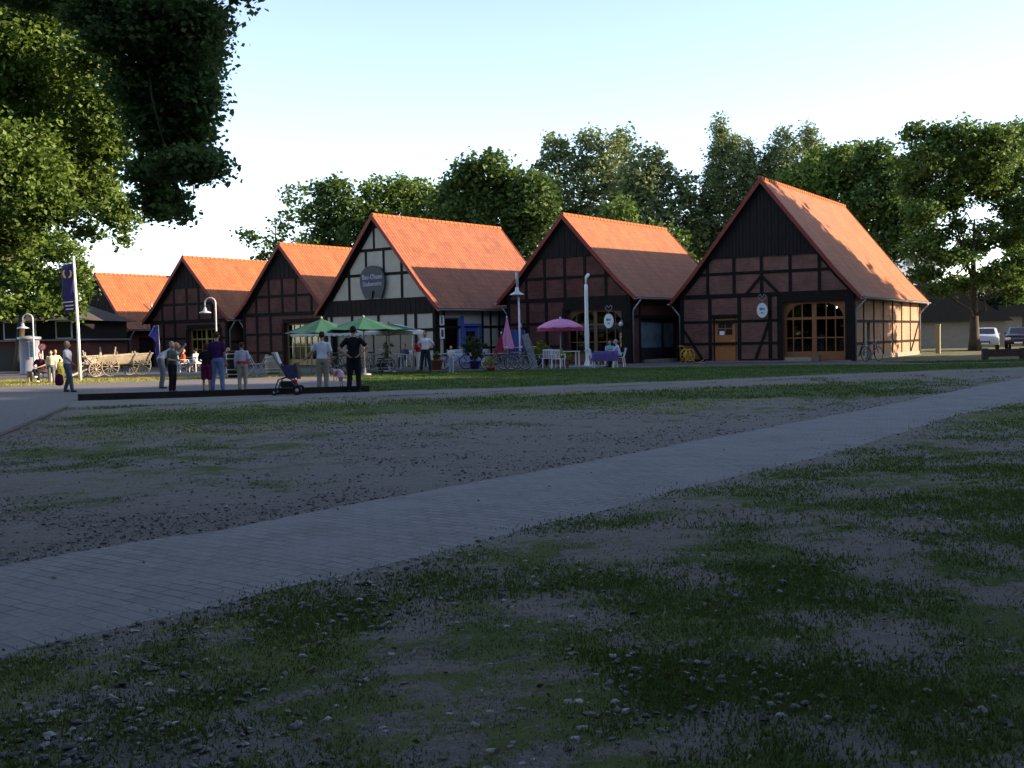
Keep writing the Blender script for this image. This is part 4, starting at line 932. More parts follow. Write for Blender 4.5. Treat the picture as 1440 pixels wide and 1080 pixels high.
# ---------------------------------------------------------------- street furniture and café things
def lamp(px, py, htop, hook, label, rot=0, sc=1.0):
    g = G(px, py); r = empty('street_lamp', g, rot, label, 'lamp', 'gooseneck lamps on the green'); H_ = htop
    mb = MB(); k = .24*sc; pts = [(0, 0, 0), (0, 0, .9), (0, 0, H_-.7)]+[(-k+k*math.cos(t), 0, H_-k+k*math.sin(t)) for t in [j*math.pi/8 for j in range(9)]]+[(-2*k, 0, H_-k-.22)]
    mb.tube(pts, [.055, .05]+[.035]*(len(pts)-2), 8); mb.build('post', M_lgrey, r)
    mb = MB(); mb.lathe([(.03, .24), (.06, .2), (.09, .08), (.27, .0), (.28, -.03), (.25, -.03), (.07, .04), (.0, .05)], (-2*k, 0, H_-k-.42), 18); s_ = mb.build('lamp_shade', M_lgrey, r)
    mb = MB(); mb.ball((-2*k, 0, H_-k-.43), .06); mb.build('bulb', M_white, s_); return r
lamp(306, 526, 3.5, 0, 'gooseneck lamp standing behind the man in the dark purple shirt'); lamp(49, 529, 3.0, 0, 'gooseneck lamp beside the advertising column at the far left')
g = G(732, 517); r = empty('street_lamp', g, 0, 'tall lamp with flat bell shade between the closed and the open pink parasols', 'lamp', 'gooseneck lamps on the green')
mb = MB(); mb.tube([(0, 0, 0), (0, 0, 1), (-.03, 0, 3.6)], [.06, .05, .04], 8); mb.tube([(-.1, -.12, 3.75), (-.13, -.12, 4.3), (-.12, .0, 4.45), (-.05, .03, 4.3), (-.03, 0, 3.5)], .03, 6); mb.build('post', M_lgrey, r)
mb = MB(); mb.lathe([(.03, .34), (.07, .3), (.1, .12), (.32, .0), (.34, -.04), (.3, -.04), (.08, .05), (.0, .06)], (-.1, -.12, 3.42), 18); mb.build('lamp_shade', M_lgrey, r)
# white covered mast
g = G(826, 516); r = empty('covered_mast', g, R(3), 'white wrapped mast with a bent tip standing on a cross base beside the pink parasol', 'mast')
mb = MB(); mb.lathe([(.18, 0), (.17, .08), (.085, .30), (.075, .5), (.10, .9), (.108, 1.5), (.085, 2.2), (.08, 3.4), (.075, 3.75), (.045, 3.78)], k=14); mb.build('cover', M_white, r)
mb = MB(); mb.tube([(0, 0, 3.76), (0, 0, 4.0), (.03, 0, 4.1), (.12, 0, 4.22), (.13, 0, 4.26)], [.045, .045, .07, .075, .03], 8); mb.build('tip', M_white, r)
mb = MB(); mb.box(-.85, .85, -.07, .07, .01, .07); mb.box(-.07, .07, -.8, -.071, .012, .066); mb.box(-.07, .07, .071, .8, .012, .066); mb.build('cross_base', M_lgrey, r)
mb = MB(); mb.tube([(-.16, -.13, .75), (.16, -.13, .75), (.16, -.13, .68)], .02, 6); mb.build('crank', M_lgrey, r)
# flagpole with banner
g = G(113, 535); g.z = 0; r = empty('flagpole', g, 0, 'white flagpole behind the man with the red bag', 'flagpole')
mb = MB(); mb.tube([(0, 0, 0), (-.02, 0, 2.0), (-.10, 0, 5.0)], [.075, .065, .05], 8); mb.build('pole', M_white, r)
mb = MB(); mb.tube([(-.10, 0, 4.82), (-.62, .02, 4.74)], .02, 6); mb.ball((-.1, 0, 5.03), .06); mb.build('arm', M_white, r)
def fl(u, z): return (-.13-u, .05*math.sin(7*u+2*z)+.02, z)
mb = MB(); nu, nz = 6, 14
mb.grid([[fl(.5*i/nu*(1-.08*j/nz), 4.76-.06*i/nu-1.95*j/nz) for i in range(nu+1)] for j in range(nz+1)], close=False, cap=False)
o = mb.build('banner', pm('navy_cloth', (.035, .030, .14), .7, .25, 3), g and None); 
o.location = g; tag(o, 'long dark blue banner with a gold crescent mark hanging from the white flagpole', 'banner')
so_ = o.modifiers.new('t', 'SOLIDIFY'); so_.thickness = .008
mb = MB(); c0 = (-.37, 4.32)
for sgn in (-1, 1):
    out = []; inn = []
    for k in range(9):
        t = R(-80+k*16); out.append((c0[0]+sgn*(.04+.15*math.cos(t)), c0[1]+.04+.19*math.sin(t))); inn.append((c0[0]+sgn*(.035+.10*math.cos(t)*.9), c0[1]+.07+.15*math.sin(t)))
    mb.prism(out+inn[::-1], -.055, -.048)
mb.build('crescent', pm('gold', (.55, .38, .12), .5, .1), o)
mb = MB()
for z, a in ((3.18, -.56), (3.03, -.50), (2.89, -.46)): mb.prism([(a, z), (-.16, z+.02), (-.16, z+.07), (a, z+.045)], -.062, -.05)
mb.build('stripes', pm('banner_white', (.5, .48, .55), .7, .1), o)
# advertising column, no-stopping sign, bin
g = G(43, 527); r = empty('advertising_column', g, 0, 'pale grey round advertising column with a flat dark cap at the far left', 'column')
mb = MB(); mb.lathe([(.52, 0), (.52, .12), (.48, .14), (.48, 1.75), (.50, 1.78)], k=24); mb.build('drum', pm('pale_grey_paint', (.20, .21, .26), .6, .08), r)
mb = MB(); mb.lathe([(.56, 1.78), (.58, 1.84), (.56, 1.92), (.1, 1.98), (.0, 1.98)], k=24); mb.build('cap', M_grey, r)
mb = MB(); mb.box(.2, .5, -.50, -.46, .9, 1.7); mb.build('poster', pm('teal_poster', (.10, .22, .24), .6, .3), r)
g = G(61, 531); r = empty('road_sign', g, 0, 'round red and white no-stopping sign above the seated people', 'road sign')
mb = MB(); mb.tube([(0, 0, 0), (0, 0, 1.5)], .025, 8); mb.build('post', M_lgrey, r)
mb = MB(); mb.prism([(.17*math.cos(2*math.pi*k/24), 1.4+.17*math.sin(2*math.pi*k/24)) for k in range(24)], -.035, -.02); d_ = mb.build('disc', pm('sign_red', (.55, .03, .05), .5, .05), r)
mb = MB(); mb.prism([(.125*math.cos(2*math.pi*k/24), 1.4+.125*math.sin(2*math.pi*k/24)) for k in range(24)], -.040, -.0355); mb.build('field', pm('sign_white', (.7, .5, .55), .5, .05), d_)
mb = MB(); mb.beam((-.08, -.043, 1.32), (.08, -.043, 1.48), .02, .035, up=(0, 1, 0)); mb.beam((-.07, -.046, 1.35), (-.0, -.046, 1.43), .02, .03, up=(0, 1, 0)); mb.build('bar', pm('sign_red', (.55, .03, .05), .5, .05), d_)
g = G(83, 538); r = empty('litter_bin', g, 0, 'yellow-green litter bin beside the people in pale jackets', 'bin')
mb = MB(); mb.lathe([(.20, .02), (.22, .6), (.24, .62), (.24, .70), (.2, .74)], k=14); mb.build('bin_body', pm('bin_green', (.13, .14, .03), .6, .3), r)
mb = MB(); mb.lathe([(.235, .66), (.25, .68), (.14, .80), (.0, .81)], k=14); mb.build('lid', pm('bin_lid', (.16, .17, .05), .6, .2), r)
# hay wagon
def wheel(r_, label=None):
    mb = MB(); mb.ring((0, 0, 0), r_, .035, 'y', 28, 6); mb.ball((0, 0, 0), .09, .12, .09)
    for k in range(12): a = k*math.pi/6; mb.tube([(0, 0, 0), (r_*math.cos(a), 0, r_*math.sin(a))], .02, 5)
    return mb
cw = G(148, 529.5); r = empty('hay_wagon', cw, R(52), 'old wooden ladder wagon with spoked wheels and its shaft resting on the grass', 'wagon')
for (x, y, q) in ((0, -.5, .50), (0, .65, .50), (-.85, -.45, .36), (-.85, .6, .36), (1.9, -.5, .55), (1.9, .65, .55)):
    if q == .36 and False: continue
    o = wheel(q).build('wheel', M_oldwood, r); o.location = (x, y, q+.03)
mb = MB(); mb.box(-.9, 2.3, -.06, .06, .50, .62); mb.beam((0, -.6, .55), (0, .75, .55), .1, .1); mb.beam((1.9, -.6, .58), (1.9, .75, .58), .1, .1); mb.beam((-.85, -.55, .42), (-.85, .7, .42), .1, .1); mb.build('chassis', M_oldwood, r)
for y, tl in ((-.38, -1), (.53, 1)):
    mb = MB(); mb.face([(-.8, y, .66), (2.4, y, .66), (2.5, y+tl*.22, 1.14), (-.75, y+tl*.22, 1.02)], [(0, 0), (3, 0), (3, .5), (0, .5)]); mb.face([(-.8, y+tl*.03, .66), (2.4, y+tl*.03, .66), (2.5, y+tl*.25, 1.14), (-.75, y+tl*.25, 1.02)][::-1])
    for x in (-.7, .2, 1.2, 2.3): mb.beam((x, y-tl*.0, .6), (x+.05, y+tl*.27, 1.3 if x != .2 else 1.55), .06, .06)
    mb.beam((-.85, y+tl*.24, 1.08), (2.55, y+tl*.24, 1.18), .05, .06); mb.build('side_board', M_oldwood, r)
mb = MB(); mb.box(-.8, 2.4, -.36, .51, .63, .66); mb.beam((-.95, -.25, .75), (-.95, .35, 1.15), .05, .05); mb.beam((-1.0, .2, .7), (-1.05, .35, 1.4), .05, .05); mb.build('floor_boards', M_oldwood, r)
mb = MB(); mb.beam((-.85, .05, .46), (-2.3, -.2, .06), .09, .09); mb.beam((-.85, .2, .5), (-1.4, .05, .62), .06, .06); mb.build('shaft', M_oldwood, r)
r.scale = (.86, .86, .86)
# blue banner on the second barn
g = onf(H2, -3.2, 0, .5); g.z = 0
r = empty('beach_flag', G(224, 527), 0, 'small blue-violet pennant on a thin pole in front of the second barn', 'flag')
mb = MB(); mb.tube([(.05, 0, 0), (.05, 0, 1.4), (0.02, 0, 2.3)], .02, 6); mb.build('pole', M_grey, r)
mb = MB(); mb.grid([[(-.36+.1*j/5, .03, 1.95-.0*j) for j in range(6)]]*1+[[(x0+(.05-x0)*j/5, .05*math.sin(3*j+z*4), z) for j in range(6)] for x0, z in ((-.2, 2.28), (-.36, 1.98), (-.46, 1.85), (-.28, 1.72), (-.1, 1.5), (-.12, 1.1), (-.12, .7))], close=False, cap=False); mb.build('pennant', pm('violet_cloth', (.08, .07, .38), .7, .2), r)
# casks
def cask(px, py, h_, rr, label, mat=M_oldwood):
    r = empty('wooden_cask', G(px, py), 0, label, 'cask')
    mb = MB(); mb.lathe([(rr*.8, 0), (rr*.93, h_*.2), (rr, h_*.5), (rr*.93, h_*.8), (rr*.8, h_), (rr*.76, h_), (rr*.76, h_-.03), (0, h_-.03)], k=20); mb.build('staves', mat, r)
    for z in (.12, .3, .7, .88):
        mb = MB(); q = rr*(.8+.2*math.sin(math.pi*z)); mb.ring((0, 0, h_*z), q+.005, .016, 'z', 24, 4); mb.build('hoop', M_lgrey, r)
    return r
cask(384, 526, .82, .34, 'pale wooden cask with metal hoops left of the parked pushchair'); cask(329, 531, 1.1, .28, 'tall dark tarred cask behind the boy with the red waistband', M_timber)
cask(541, 523, .62, .36, 'low dark half cask used as a planter under the green parasols', M_timber2)
# parasols
def parasol(px, py, z1, z2, rr, n, mat, label, tip=.12, val=0.0, sag=.0, cat='parasol', group=None, sx=1, sy=1, dome=False, poles=True):
    r = empty('parasol', G(px, py), 0, label, cat, group)
    mb = MB(); rings = []; st = 8
    for i in range(st+1):
        t = i/st; ring = []
        for k in range(n*4):
            a = 2*math.pi*k/(n*4); f = abs((k % 4)-2)/2; q = rr*t*(math.cos(math.pi/n)/math.cos((a % (2*math.pi/n))-math.pi/n) if not dome else 1-.02*(1-f))
            z = (z2+(z1-z2)*(1-t) if not dome else z2+(z1-z2)*math.cos(t*math.pi/2)**.9)-sag*math.sin(math.pi*t)*.6+.03*f*t
            ring.append((q*math.cos(a)*sx+1e-4*math.cos(a), q*math.sin(a)*sy+1e-4*math.sin(a), z))
        rings.append(ring)
    if val: rings.append([(x*1.005, y*1.005, z-val*(1 if k % 2 else .8)) for k, (x, y, z) in enumerate(rings[-1])])
    mb.grid(rings, cap=False, sm=dome)
    c = mb.build('canopy', mat, r); s_ = c.modifiers.new('t', 'SOLIDIFY'); s_.thickness = .012
    mb = MB(); mb.tube([(0, 0, .02), (0, 0, z1+.02)], .024, 8); mb.ball((0, 0, z1+.05), .05, .05, .06); mb.build('pole', M_lgrey if dome else M_oldwood, r)
    for k in range(n):
        a = 2*math.pi*k/n
        mb = MB(); mb.tube([(0, 0, z1-.55), (rr*.5*math.cos(a)*sx, rr*.5*math.sin(a)*sy, (z1+z2)/2-.06-.6*sag+(.12 if dome else 0))], .012, 5); mb.build('rib', M_oldwood, r)
    mb = MB(); mb.lathe([(.28, 0), (.28, .07), (.06, .1), (.05, .3)], k=14); mb.build('base', M_grey, r); return r
M_green = pm('green_cloth', (.028, .10, .065), .75, .15, 2); M_pink = pm('pink_cloth', (.56, .22, .38), .75, .12, 2); M_pinkd = pm('red_fringe', (.35, .04, .09), .75, .12)
GP = 'green parasols in front of the cream barn'
parasol(454, 529, 2.3, 1.72, 1.5, 8, M_green, 'left one of the green parasols, above the woman in the white T-shirt', group=GP)
parasol(513, 528, 2.32, 1.82, 1.55, 8, M_green, 'right one of the green parasols, behind the man in black', group=GP)
parasol(548, 524, 2.12, 1.80, 1.3, 8, M_green, 'flat green parasol overlapping the right green parasol, beside the white awning', group=GP)
r = parasol(789, 516, 2.22, 1.80, 1.08, 10, M_pink, 'open pink domed parasol left of the white mast', dome=True, val=.0)
mb = MB(); n = 40; mb.grid([[(1.085*math.cos(2*math.pi*k/n), 1.085*math.sin(2*math.pi*k/n), 1.80+.02*(k % 2)) for k in range(n)], [(1.09*math.cos(2*math.pi*k/n), 1.09*math.sin(2*math.pi*k/n), 1.68-.03*(k % 2)) for k in range(n)]], cap=False); mb.build('fringe', M_pinkd, r)
def closed(px, py, h_, rr, mat, label, lean=0.):
    r = empty('parasol', G(px, py), 0, label, 'parasol', 'closed parasols by the potted plants')
    mb = MB(); mb.tube([(0, 0, 0), (lean, 0, h_)], .02, 6); mb.ball((lean, 0, h_+.03), .045); mb.build('pole', M_lgrey, r)
    rings = []
    for i in range(7):
        t = i/6; q = .03+rr*t**1.1; rings.append([(lean*(1-.6*t)+q*(1+.25*math.cos(5*2*math.pi*k/30+i*.2))*math.cos(2*math.pi*k/30), q*.8*(1+.25*math.cos(5*2*math.pi*k/30))*math.sin(2*math.pi*k/30), h_-.03-t*(h_*.60)-.05*math.sin(5*2*math.pi*k/30)*t) for k in range(30)])
    mb = MB(); mb.grid(rings, cap=False); mb.build('folded_canopy', mat, r)
closed(714, 519, 2.3, .24, M_pink, 'folded pink parasol left of the tall lamp'); closed(698, 520, 1.6, .2, pm('dull_red_cloth', (.22, .02, .04), .8, .2), 'folded leaning red parasol beside the big potted palm', .25)
# white scalloped awning pavilion
aw = empty('pavilion', (-6.9, 51.2, 0), R(-6), 'white awning pavilion with scalloped edge behind the green parasols', 'pavilion')
mb = MB(); top = 2.12; W2, D2 = 2.75, 1.5; rr_ = [(-W2+.9, 0), (W2-.9, 0)]
A_, B_, C_, D_ = (-W2, -D2, 1.80), (W2, -D2, 1.80), (W2, D2, 1.80), (-W2, D2, 1.80); E_, F_ = (-W2+1, 0, top), (W2-1, 0, top)
for q in ((A_, B_, F_, E_), (B_, C_, F_), (C_, D_, E_, F_), (D_, A_, E_)): mb.face(q)
for (p, q) in ((A_, B_), (B_, C_), (C_, D_), (D_, A_)):
    p, q = Vector(p), Vector(q); n = int((q-p).length/.26)
    for k in range(n):
        a = p.lerp(q, k/n); b = p.lerp(q, (k+1)/n); pts = [a, b]+[b.lerp(a, t)-Vector((0, 0, .12+.06*math.sin(math.pi*t))) for t in (0, .25, .5, .75, 1)]
        mb.face(pts)
c = mb.build('canopy', pm('white_canvas', (.62, .62, .60), .8, .05), aw); s_ = c.modifiers.new('t', 'SOLIDIFY'); s_.thickness = .01
for x in (-W2+.05, W2-.05):
    for y in (-D2+.05, D2-.05): mb = MB(); mb.tube([(x, y, 0), (x, y, 1.8)], .025, 6); mb.build('post', M_lgrey, aw)
# plastic chairs, tables
def chair(label, mat=M_plast, name='garden_chair'):
    r = empty(name, (0, 0, 0), 0, label, 'chair', 'white plastic garden chairs')
    mb = MB(); mb.box(-.22, .22, -.21, .21, .41, .44); mb.build('seat', mat, r)
    mb = MB()
    for i in range(6): x = -.19+i*.076; mb.beam((x, -.205, .45), (x*1.08, -.30, .80), .045, .015, up=(0, 1, 0))
    mb.beam((-.24, -.305, .81), (.24, -.305, .81), .03, .07); mb.build('backrest', mat, r)
    for x in (-.25, .25):
        mb = MB(); mb.beam((x, -.22, .62), (x, .20, .62), .05, .025); mb.beam((x, .2, .60), (x, .21, .44), .04, .03); mb.build('armrest', mat, r)
    for x, y in ((-.21, -.2), (.21, -.2), (-.21, .19), (.21, .19)): mb = MB(); mb.beam((x*1.12, y*1.15, 0), (x, y, .41), .04, .03); mb.build('leg', mat, r)
    return r
proto = None
def put_chair(p, rz, label, mat=None):
    global proto
    if proto is None: c = proto = chair(label)
    else: c = copy_tree(proto); c['label'] = label
    c.location = p; c.rotation_euler.z = rz
    if mat:
        for ch in c.children: ch.data = ch.data.copy(); ch.data.materials[0] = mat
    return c
def table(p, rz, w_, d_, h_, label, cloth=None, top=None, name='garden_table', lc=None):
    r = empty(name, p, rz, label, 'table')
    mb = MB(); mb.box(-w_/2, w_/2, -d_/2, d_/2, h_-.035, h_); mb.build('tabletop', top or M_plast, r)
    for x in (-w_/2+.06, w_/2-.06):
        for y in (-d_/2+.06, d_/2-.06): mb = MB(); mb.beam((x*1.03, y*1.03, 0), (x, y, h_-.035), .05, .05); mb.build('leg', top or M_plast, r)
    if cloth:
        mb = MB(); n = 28; rings = []
        def sq(k, e): 
            t = 2*math.pi*k/n; c_, s_ = math.cos(t), math.sin(t); m = max(abs(c_)/(w_/2+e), abs(s_)/(d_/2+e)); return (c_/m, s_/m)
        rings.append([(*[v*.02 for v in sq(k, 0)], h_+.008) for k in range(n)]); rings.append([(*sq(k, .006), h_+.008) for k in range(n)])
        for j in range(1, 4): rings.append([(*sq(k, .012+.02*j*(.5+.5*math.sin(k*1.9))), h_-.14*j) for k in range(n)])
        mb.grid(rings, cap=False); o = mb.build('tablecloth', cloth, None); o.location = p; o.rotation_euler.z = rz; tag(o, lc, 'tablecloth')
    return r
# group right of the mast
pt = G(852, 517); table(pt, R(-20), .95, .75, .72, 'table under the purple cloth between the mast and the man in the pale blue shirt', pm('purple_cloth', (.10, .07, .22), .8, .15), lc='long purple cloth over the table right of the white mast')
put_chair(G(838, 517), R(-80), 'empty white plastic chair with a pale bag, between mast and purple cloth'); 
put_chair(G(871, 516), R(75), 'white plastic chair under the man in the pale blue shirt')
put_chair(G(858, 512), R(170), 'white plastic chair behind the purple cloth, taken by the person in turquoise')
ct = G(779, 514); table(ct+Vector((.8, -.3, 0)), R(10), .8, .8, .70, 'small white plastic table under the open pink parasol')
put_chair(G(768, 517), R(15), 'white plastic chair under the pink parasol, taken by the person in purple'); put_chair(G(785, 518), R(-30), 'empty white plastic chair next to the yellow flowers under the pink parasol')
put_chair(G(676, 514), R(60), 'white plastic chair beside the big potted palm'); 
mb = MB(); mb.lathe([(0, 0), (.1, 0), (.13, .1), (.1, .22), (.04, .27), (.03, .3)], k=10, sx=1.3, sy=.6); o = mb.build('shoulder_bag', pm('pale_bag', (.6, .58, .62), .8, .2), None); q = G(838, 517); o.location = (q.x, q.y, .44); tag(o, 'pale bag lying on the empty white plastic chair', 'bag')
# tables in front of the cream barn, bench tables
tb = G(598, 519); table(tb, R(-8), 2.6, .7, .72, 'long pale table behind the man in the white polo shirt', top=pm('grey_tabletop', (.45, .46, .48), .6, .1), name='long_table')
tb2 = G(652, 518); table(tb2, R(-8), 1.9, .8, .72, 'long table under the white and blue cloth behind the small child', pm('blue_white_cloth', (.36, .38, .55), .8, .5, 8), lc='pale blue cloth over the long table behind the child', name='long_table')
mb = MB(); mb.box(-1.3, 1.3, -.02, .02, .55, .86); o = mb.build('canvas_screen', pm('white_canvas', (.62, .62, .60), .8, .05), None); q = G(617, 515); o.location = q; o.rotation_euler.z = R(-6); tag(o, 'low white canvas screen below the woman in maroon', 'screen')
mb = MB()
for x in (-1.28, 1.28): mb.beam((x, 0, 0), (x, 0, .9), .04, .04)
mb.build('post', M_grey, o)
tt = G(543, 517.5); table(tt, R(-6), 1.8, .7, .72, 'dark narrow table behind the half cask under the parasols', top=M_grey, name='long_table')
# group by the second barn (left)
tq = G(266, 521); table(tq, R(0), 1.5, .8, .72, 'café table of the seated people behind the woman in the dark top', top=M_oldwood)
# metal folding chairs
def fold(p, rz, label):
    r = empty('folding_chair', p, rz, label, 'chair', 'grey metal folding chairs')
    for y in (-.2, .2): mb = MB(); mb.beam((-.2, y, 0), (.2, y, .85), .03, .03); mb.beam((.22, y*.9, 0), (-.2, y*.9, .46), .03, .03); mb.build('side_frame', M_lgrey, r)
    mb = MB(); mb.box(-.2, .2, -.2, .2, .44, .46); mb.build('seat', M_lgrey, r); mb = MB(); mb.beam((.17, -.2, .78), (.17, .2, .78), .02, .14); mb.build('backrest', M_lgrey, r)
fold(G(357, 526), R(180), 'grey metal folding chair left of the pale cask'); fold(G(370, 525), R(0), 'grey metal folding chair next to the pale cask'); fold(G(303, 523), R(30), 'grey metal folding chair behind the man in jeans')
# oval shop signs, wall lamps
def oval(p, rz, label, rx=.27, rz_=.36):
    r = empty('shop_sign', p, rz, label, 'sign', 'oval signs on the barns')
    mb = MB(); mb.prism([(rx*math.cos(2*math.pi*k/24), rz_*math.sin(2*math.pi*k/24)) for k in range(24)], -.03, .03); mb.build('plate', pm('enamel_white', (.62, .64, .62), .4, .05), r)
    mb = MB(); mb.prism([(-.14, .10), (-.05, .15), (.02, .09), (.12, .13), (.13, .0), (.04, .03), (-.04, -.02), (-.13, .02)], -.036, -.031); mb.prism([(-.09, -.10), (.09, -.10), (.06, -.16), (-.06, -.16)], -.036, -.031); mb.build('emblem', pm('emblem_blue', (.10, .16, .28), .6, .1), r)
    mb = MB(); mb.tube([(0, .0, rz_), (0, 0, rz_+.12)], .012, 6)
    for sg in (-1, 1): mb.tube([(0, 0, rz_+.12), (sg*.14, 0, rz_+.2), (sg*.2, 0, rz_+.34), (sg*.1, 0, rz_+.42), (0, 0, rz_+.28)], .018, 6)
    mb.tube([(0, .0, rz_+.12), (.0, .35, rz_+.12)], .015, 6); mb.build('bracket', M_grey, r)
oval(onf(H6, .08, 2.5, .4), H6.rot, 'white oval shop sign beside the gate of the largest barn'); oval(onf(H5, 2.75, 2.15, .4), H5.rot, 'white oval shop sign at the gate of the barn behind the pink parasol')
def wlamp(p, rz, label, group='round wall lamps on the barns'):
    r = empty('wall_lamp', p, rz, label, 'lamp', group)
    mb = MB(); mb.tube([(0, .25, .1), (0, .05, .2), (0, 0, .12)], .015, 6); mb.build('arm', M_lgrey, r); mb = MB(); mb.ball((0, 0, 0), .11, .11, .13); mb.build('globe', pm('opal_glass', (.55, .58, .58), .3, .1), r)
wlamp(onf(H5, 3.38, 1.98, .3), H5.rot, 'opal wall lamp right of the oval sign'); wlamp(onf(H5, -2.75, 2.0, .3), H5.rot, 'opal wall lamp behind the lamp post, left of the pink parasol'); wlamp(onf(H5, -1.2, 1.95, .3), H5.rot, 'opal wall lamp just under the rim of the open pink parasol')
r = empty('pendant_lamp', (onf(H6, 3.25, 0, -1.2)), 0, 'small bright lit lamp behind the gate glass of the largest barn', 'lamp')
mb = MB(); mb.tube([(0, 0, 2.85), (0, 0, 2.62)], .01, 5); mb.build('cord', M_black, r); mb = MB(); mb.ball((0, 0, 2.57), .05); mb.ball((-.45, .1, 2.66), .025); mb.build('bulb', pm('bulb_glow', (.9, .9, .8), .5, 0, emit=(1, .93, .75, 14)), r)
# ornaments in the gate window of the largest barn
for i, u in enumerate((1.15, 1.95, 2.65, 3.1, 3.6)):
    o = MB(); hh = (.36, .38, .42, .3, .38)[i]; o.lathe([(.06, 0), (.10, hh*.2), (.10, hh*.55), (.05, hh*.8), (.03, hh)], k=12); o = o.build('lantern', pm('pale_lantern', (.45, .50, .50), .5, .1), None); p = onf(H6, u, .452, -.65); o.location = p
    tag(o, 'pale lantern on the shelf behind the gate glass, ' + ('leftmost', 'second from left', 'the largest, in the middle', 'second from right, shorter', 'rightmost')[i], 'lantern', 'lanterns in the gate window')
def planter(p, rz, w_, d_, h_, label, mat=M_oldwood):
    r = empty('planter_box', p, rz, label, 'planter'); mb = MB()
    for a, b, c, d in ((-w_/2, w_/2, -d_/2, -d_/2+.03), (-w_/2, w_/2, d_/2-.03, d_/2), (-w_/2, -w_/2+.03, -d_/2+.03, d_/2-.03), (w_/2-.03, w_/2, -d_/2+.03, d_/2-.03)): mb.box(a, b, c, d, 0, h_)
    mb.build('box', mat, r); mb = MB(); mb.box(-w_/2+.03, w_/2-.03, -d_/2+.03, d_/2-.03, h_-.06, h_-.03); mb.build('soil', M_dark, r); return r
planter(onf(H6, 1.9, 0, .5), H6.rot, 1.3, .3, .2, 'low wooden planter in front of the gate of the largest barn'); planter(onf(H6, 2.75, 0, .55), H6.rot, .34, .3, .34, 'small square wooden box beside the low planter', pm('brown_box', (.22, .13, .09), .8, .2))
# plants
def pot_plant(px, py, h_, rr, pr, ph, leafm, label, potm, leaf=.14, n=500, spiky=False, name='potted_plant'):
    g = G(px, py); r = empty(name, g, 0, label, 'potted plant')
    mb = MB(); mb.lathe([(pr*.7, 0), (pr, ph), (pr*1.08, ph), (pr*1.08, ph+.04), (pr*.9, ph+.04), (pr*.88, ph-.02), (0, ph-.02)], k=16); mb.build('pot', potm, r)
    P = lobe_points([(0, 0, ph+(h_-ph)*.55, rr, rr, (h_-ph)*.5)], n/60/(rr*rr), 12, .09); P = P[P[:, 2] > .05]
    link('foliage', leaf_mesh(P, leaf, .3 if spiky else .6, 1.0), leafm, r)
    mb = MB()
    for k in range(6): a = k*1.05; mb.tube([(0, 0, ph-.05), (rr*.3*math.cos(a), rr*.3*math.sin(a), ph+(h_-ph)*.5), (rr*.7*math.cos(a), rr*.7*math.sin(a), h_*.85)], [.015, .01, .005], 5)
    mb.build('stems', pm('stem_brown', (.2, .15, .08), .8), r); return r
M_terra = pm('terracotta_pot', (.34, .14, .08), .85, .15); M_yel = leaf_mat('yellow_leaves', (.12, .15, .02), (.34, .34, .04), (.5, .42, .06))
pot_plant(756, 517, 1.15, .45, .25, .4, M_yel, 'yellow-green bush in a dark tub right of the tall lamp', M_black, n=900)
pot_plant(796, 517.5, .75, .30, .14, .22, M_yel, 'yellow flowering plant beside the chairs under the pink parasol', M_terra, n=400, leaf=.1)
pot_plant(668, 519, 1.45, .62, .26, .35, ML_dark, 'big dark bushy palm in a dark blue pot behind the bicycles', pm('blue_glaze', (.05, .05, .28), .3, .1), n=1300, spiky=True, leaf=.26)
pot_plant(614, 520, .75, .25, .30, .42, ML_oak, 'plant in a wide terracotta pot right of the man in the white polo shirt', M_terra, n=250)
pot_plant(545, 520.5, 1.25, .30, .2, .55, ML_birch, 'thin yellowish plant standing in the half cask', M_timber2, n=220, spiky=True, leaf=.22)
pot_plant(690, 522, .55, .35, .2, .15, M_yel, 'low yellow flowers in front of the parked bicycles', M_terra, n=500, leaf=.1)
# leaning board + blue curtain
r = empty('display_board', G(744, 518), R(-10), 'tall weathered board leaning against the tall lamp post', 'board'); mb = MB(); mb.beam((-.2, .25, 1.55), (.28, -.1, 0), .32, .04, up=(0, -1, .3)); mb.build('panel', pm('grey_board', (.20, .20, .21), .8, .3), r); mb = MB(); mb.beam((-.16, .5, 1.4), (.1, .9, 0), .04, .04); mb.build('strut', M_oldwood, r)
q = G(727, 513.5); mb = MB(); mb.grid([[(-.45+.9*i/14, .05*math.sin(i*1.7), z) for i in range(15)] for z in (.1, .8, 1.8)], close=False, cap=False); o = mb.build('blue_tarpaulin', pm('navy_tarp', (.02, .03, .16), .6, .2), None); o.location = q; o.modifiers.new('t', 'SOLIDIFY').thickness = .02; tag(o, 'dark blue tarpaulin hanging behind the folded pink parasol', 'tarpaulin')
# yellow hose reel
r = empty('hose_reel', G(967, 511.5), R(20), 'yellow hose reel cart by the left corner of the largest barn', 'hose reel'); My = pm('yellow_plastic', (.50, .27, .02), .5, .1)
for y in (-.2, .2): mb = MB(); mb.ring((0, y, .42), .27, .03, 'y', 20, 6); mb.tube([(-.25, y, .42), (.25, y, .42)], .02, 5); mb.tube([(0, y, .17), (0, y, .67)], .02, 5); mb.build('reel_flange', My, r)
mb = MB(); mb.lathe([(.16, -.19), (.16, .19)], k=14); o = mb.build('drum', My, r); o.rotation_euler = (R(90), 0, 0); o.location = (0, 0, .42)
mb = MB(); mb.tube([(-.3, -.22, 0), (0, -.22, .42), (.25, -.22, 0)], .025, 6); mb.tube([(-.3, .22, 0), (0, .22, .42), (.25, .22, 0)], .025, 6); mb.tube([(0, .22, .4), (-.35, .22, .85), (-.35, -.22, .85), (0, -.22, .4)], .02, 6); mb.build('stand', My, r)
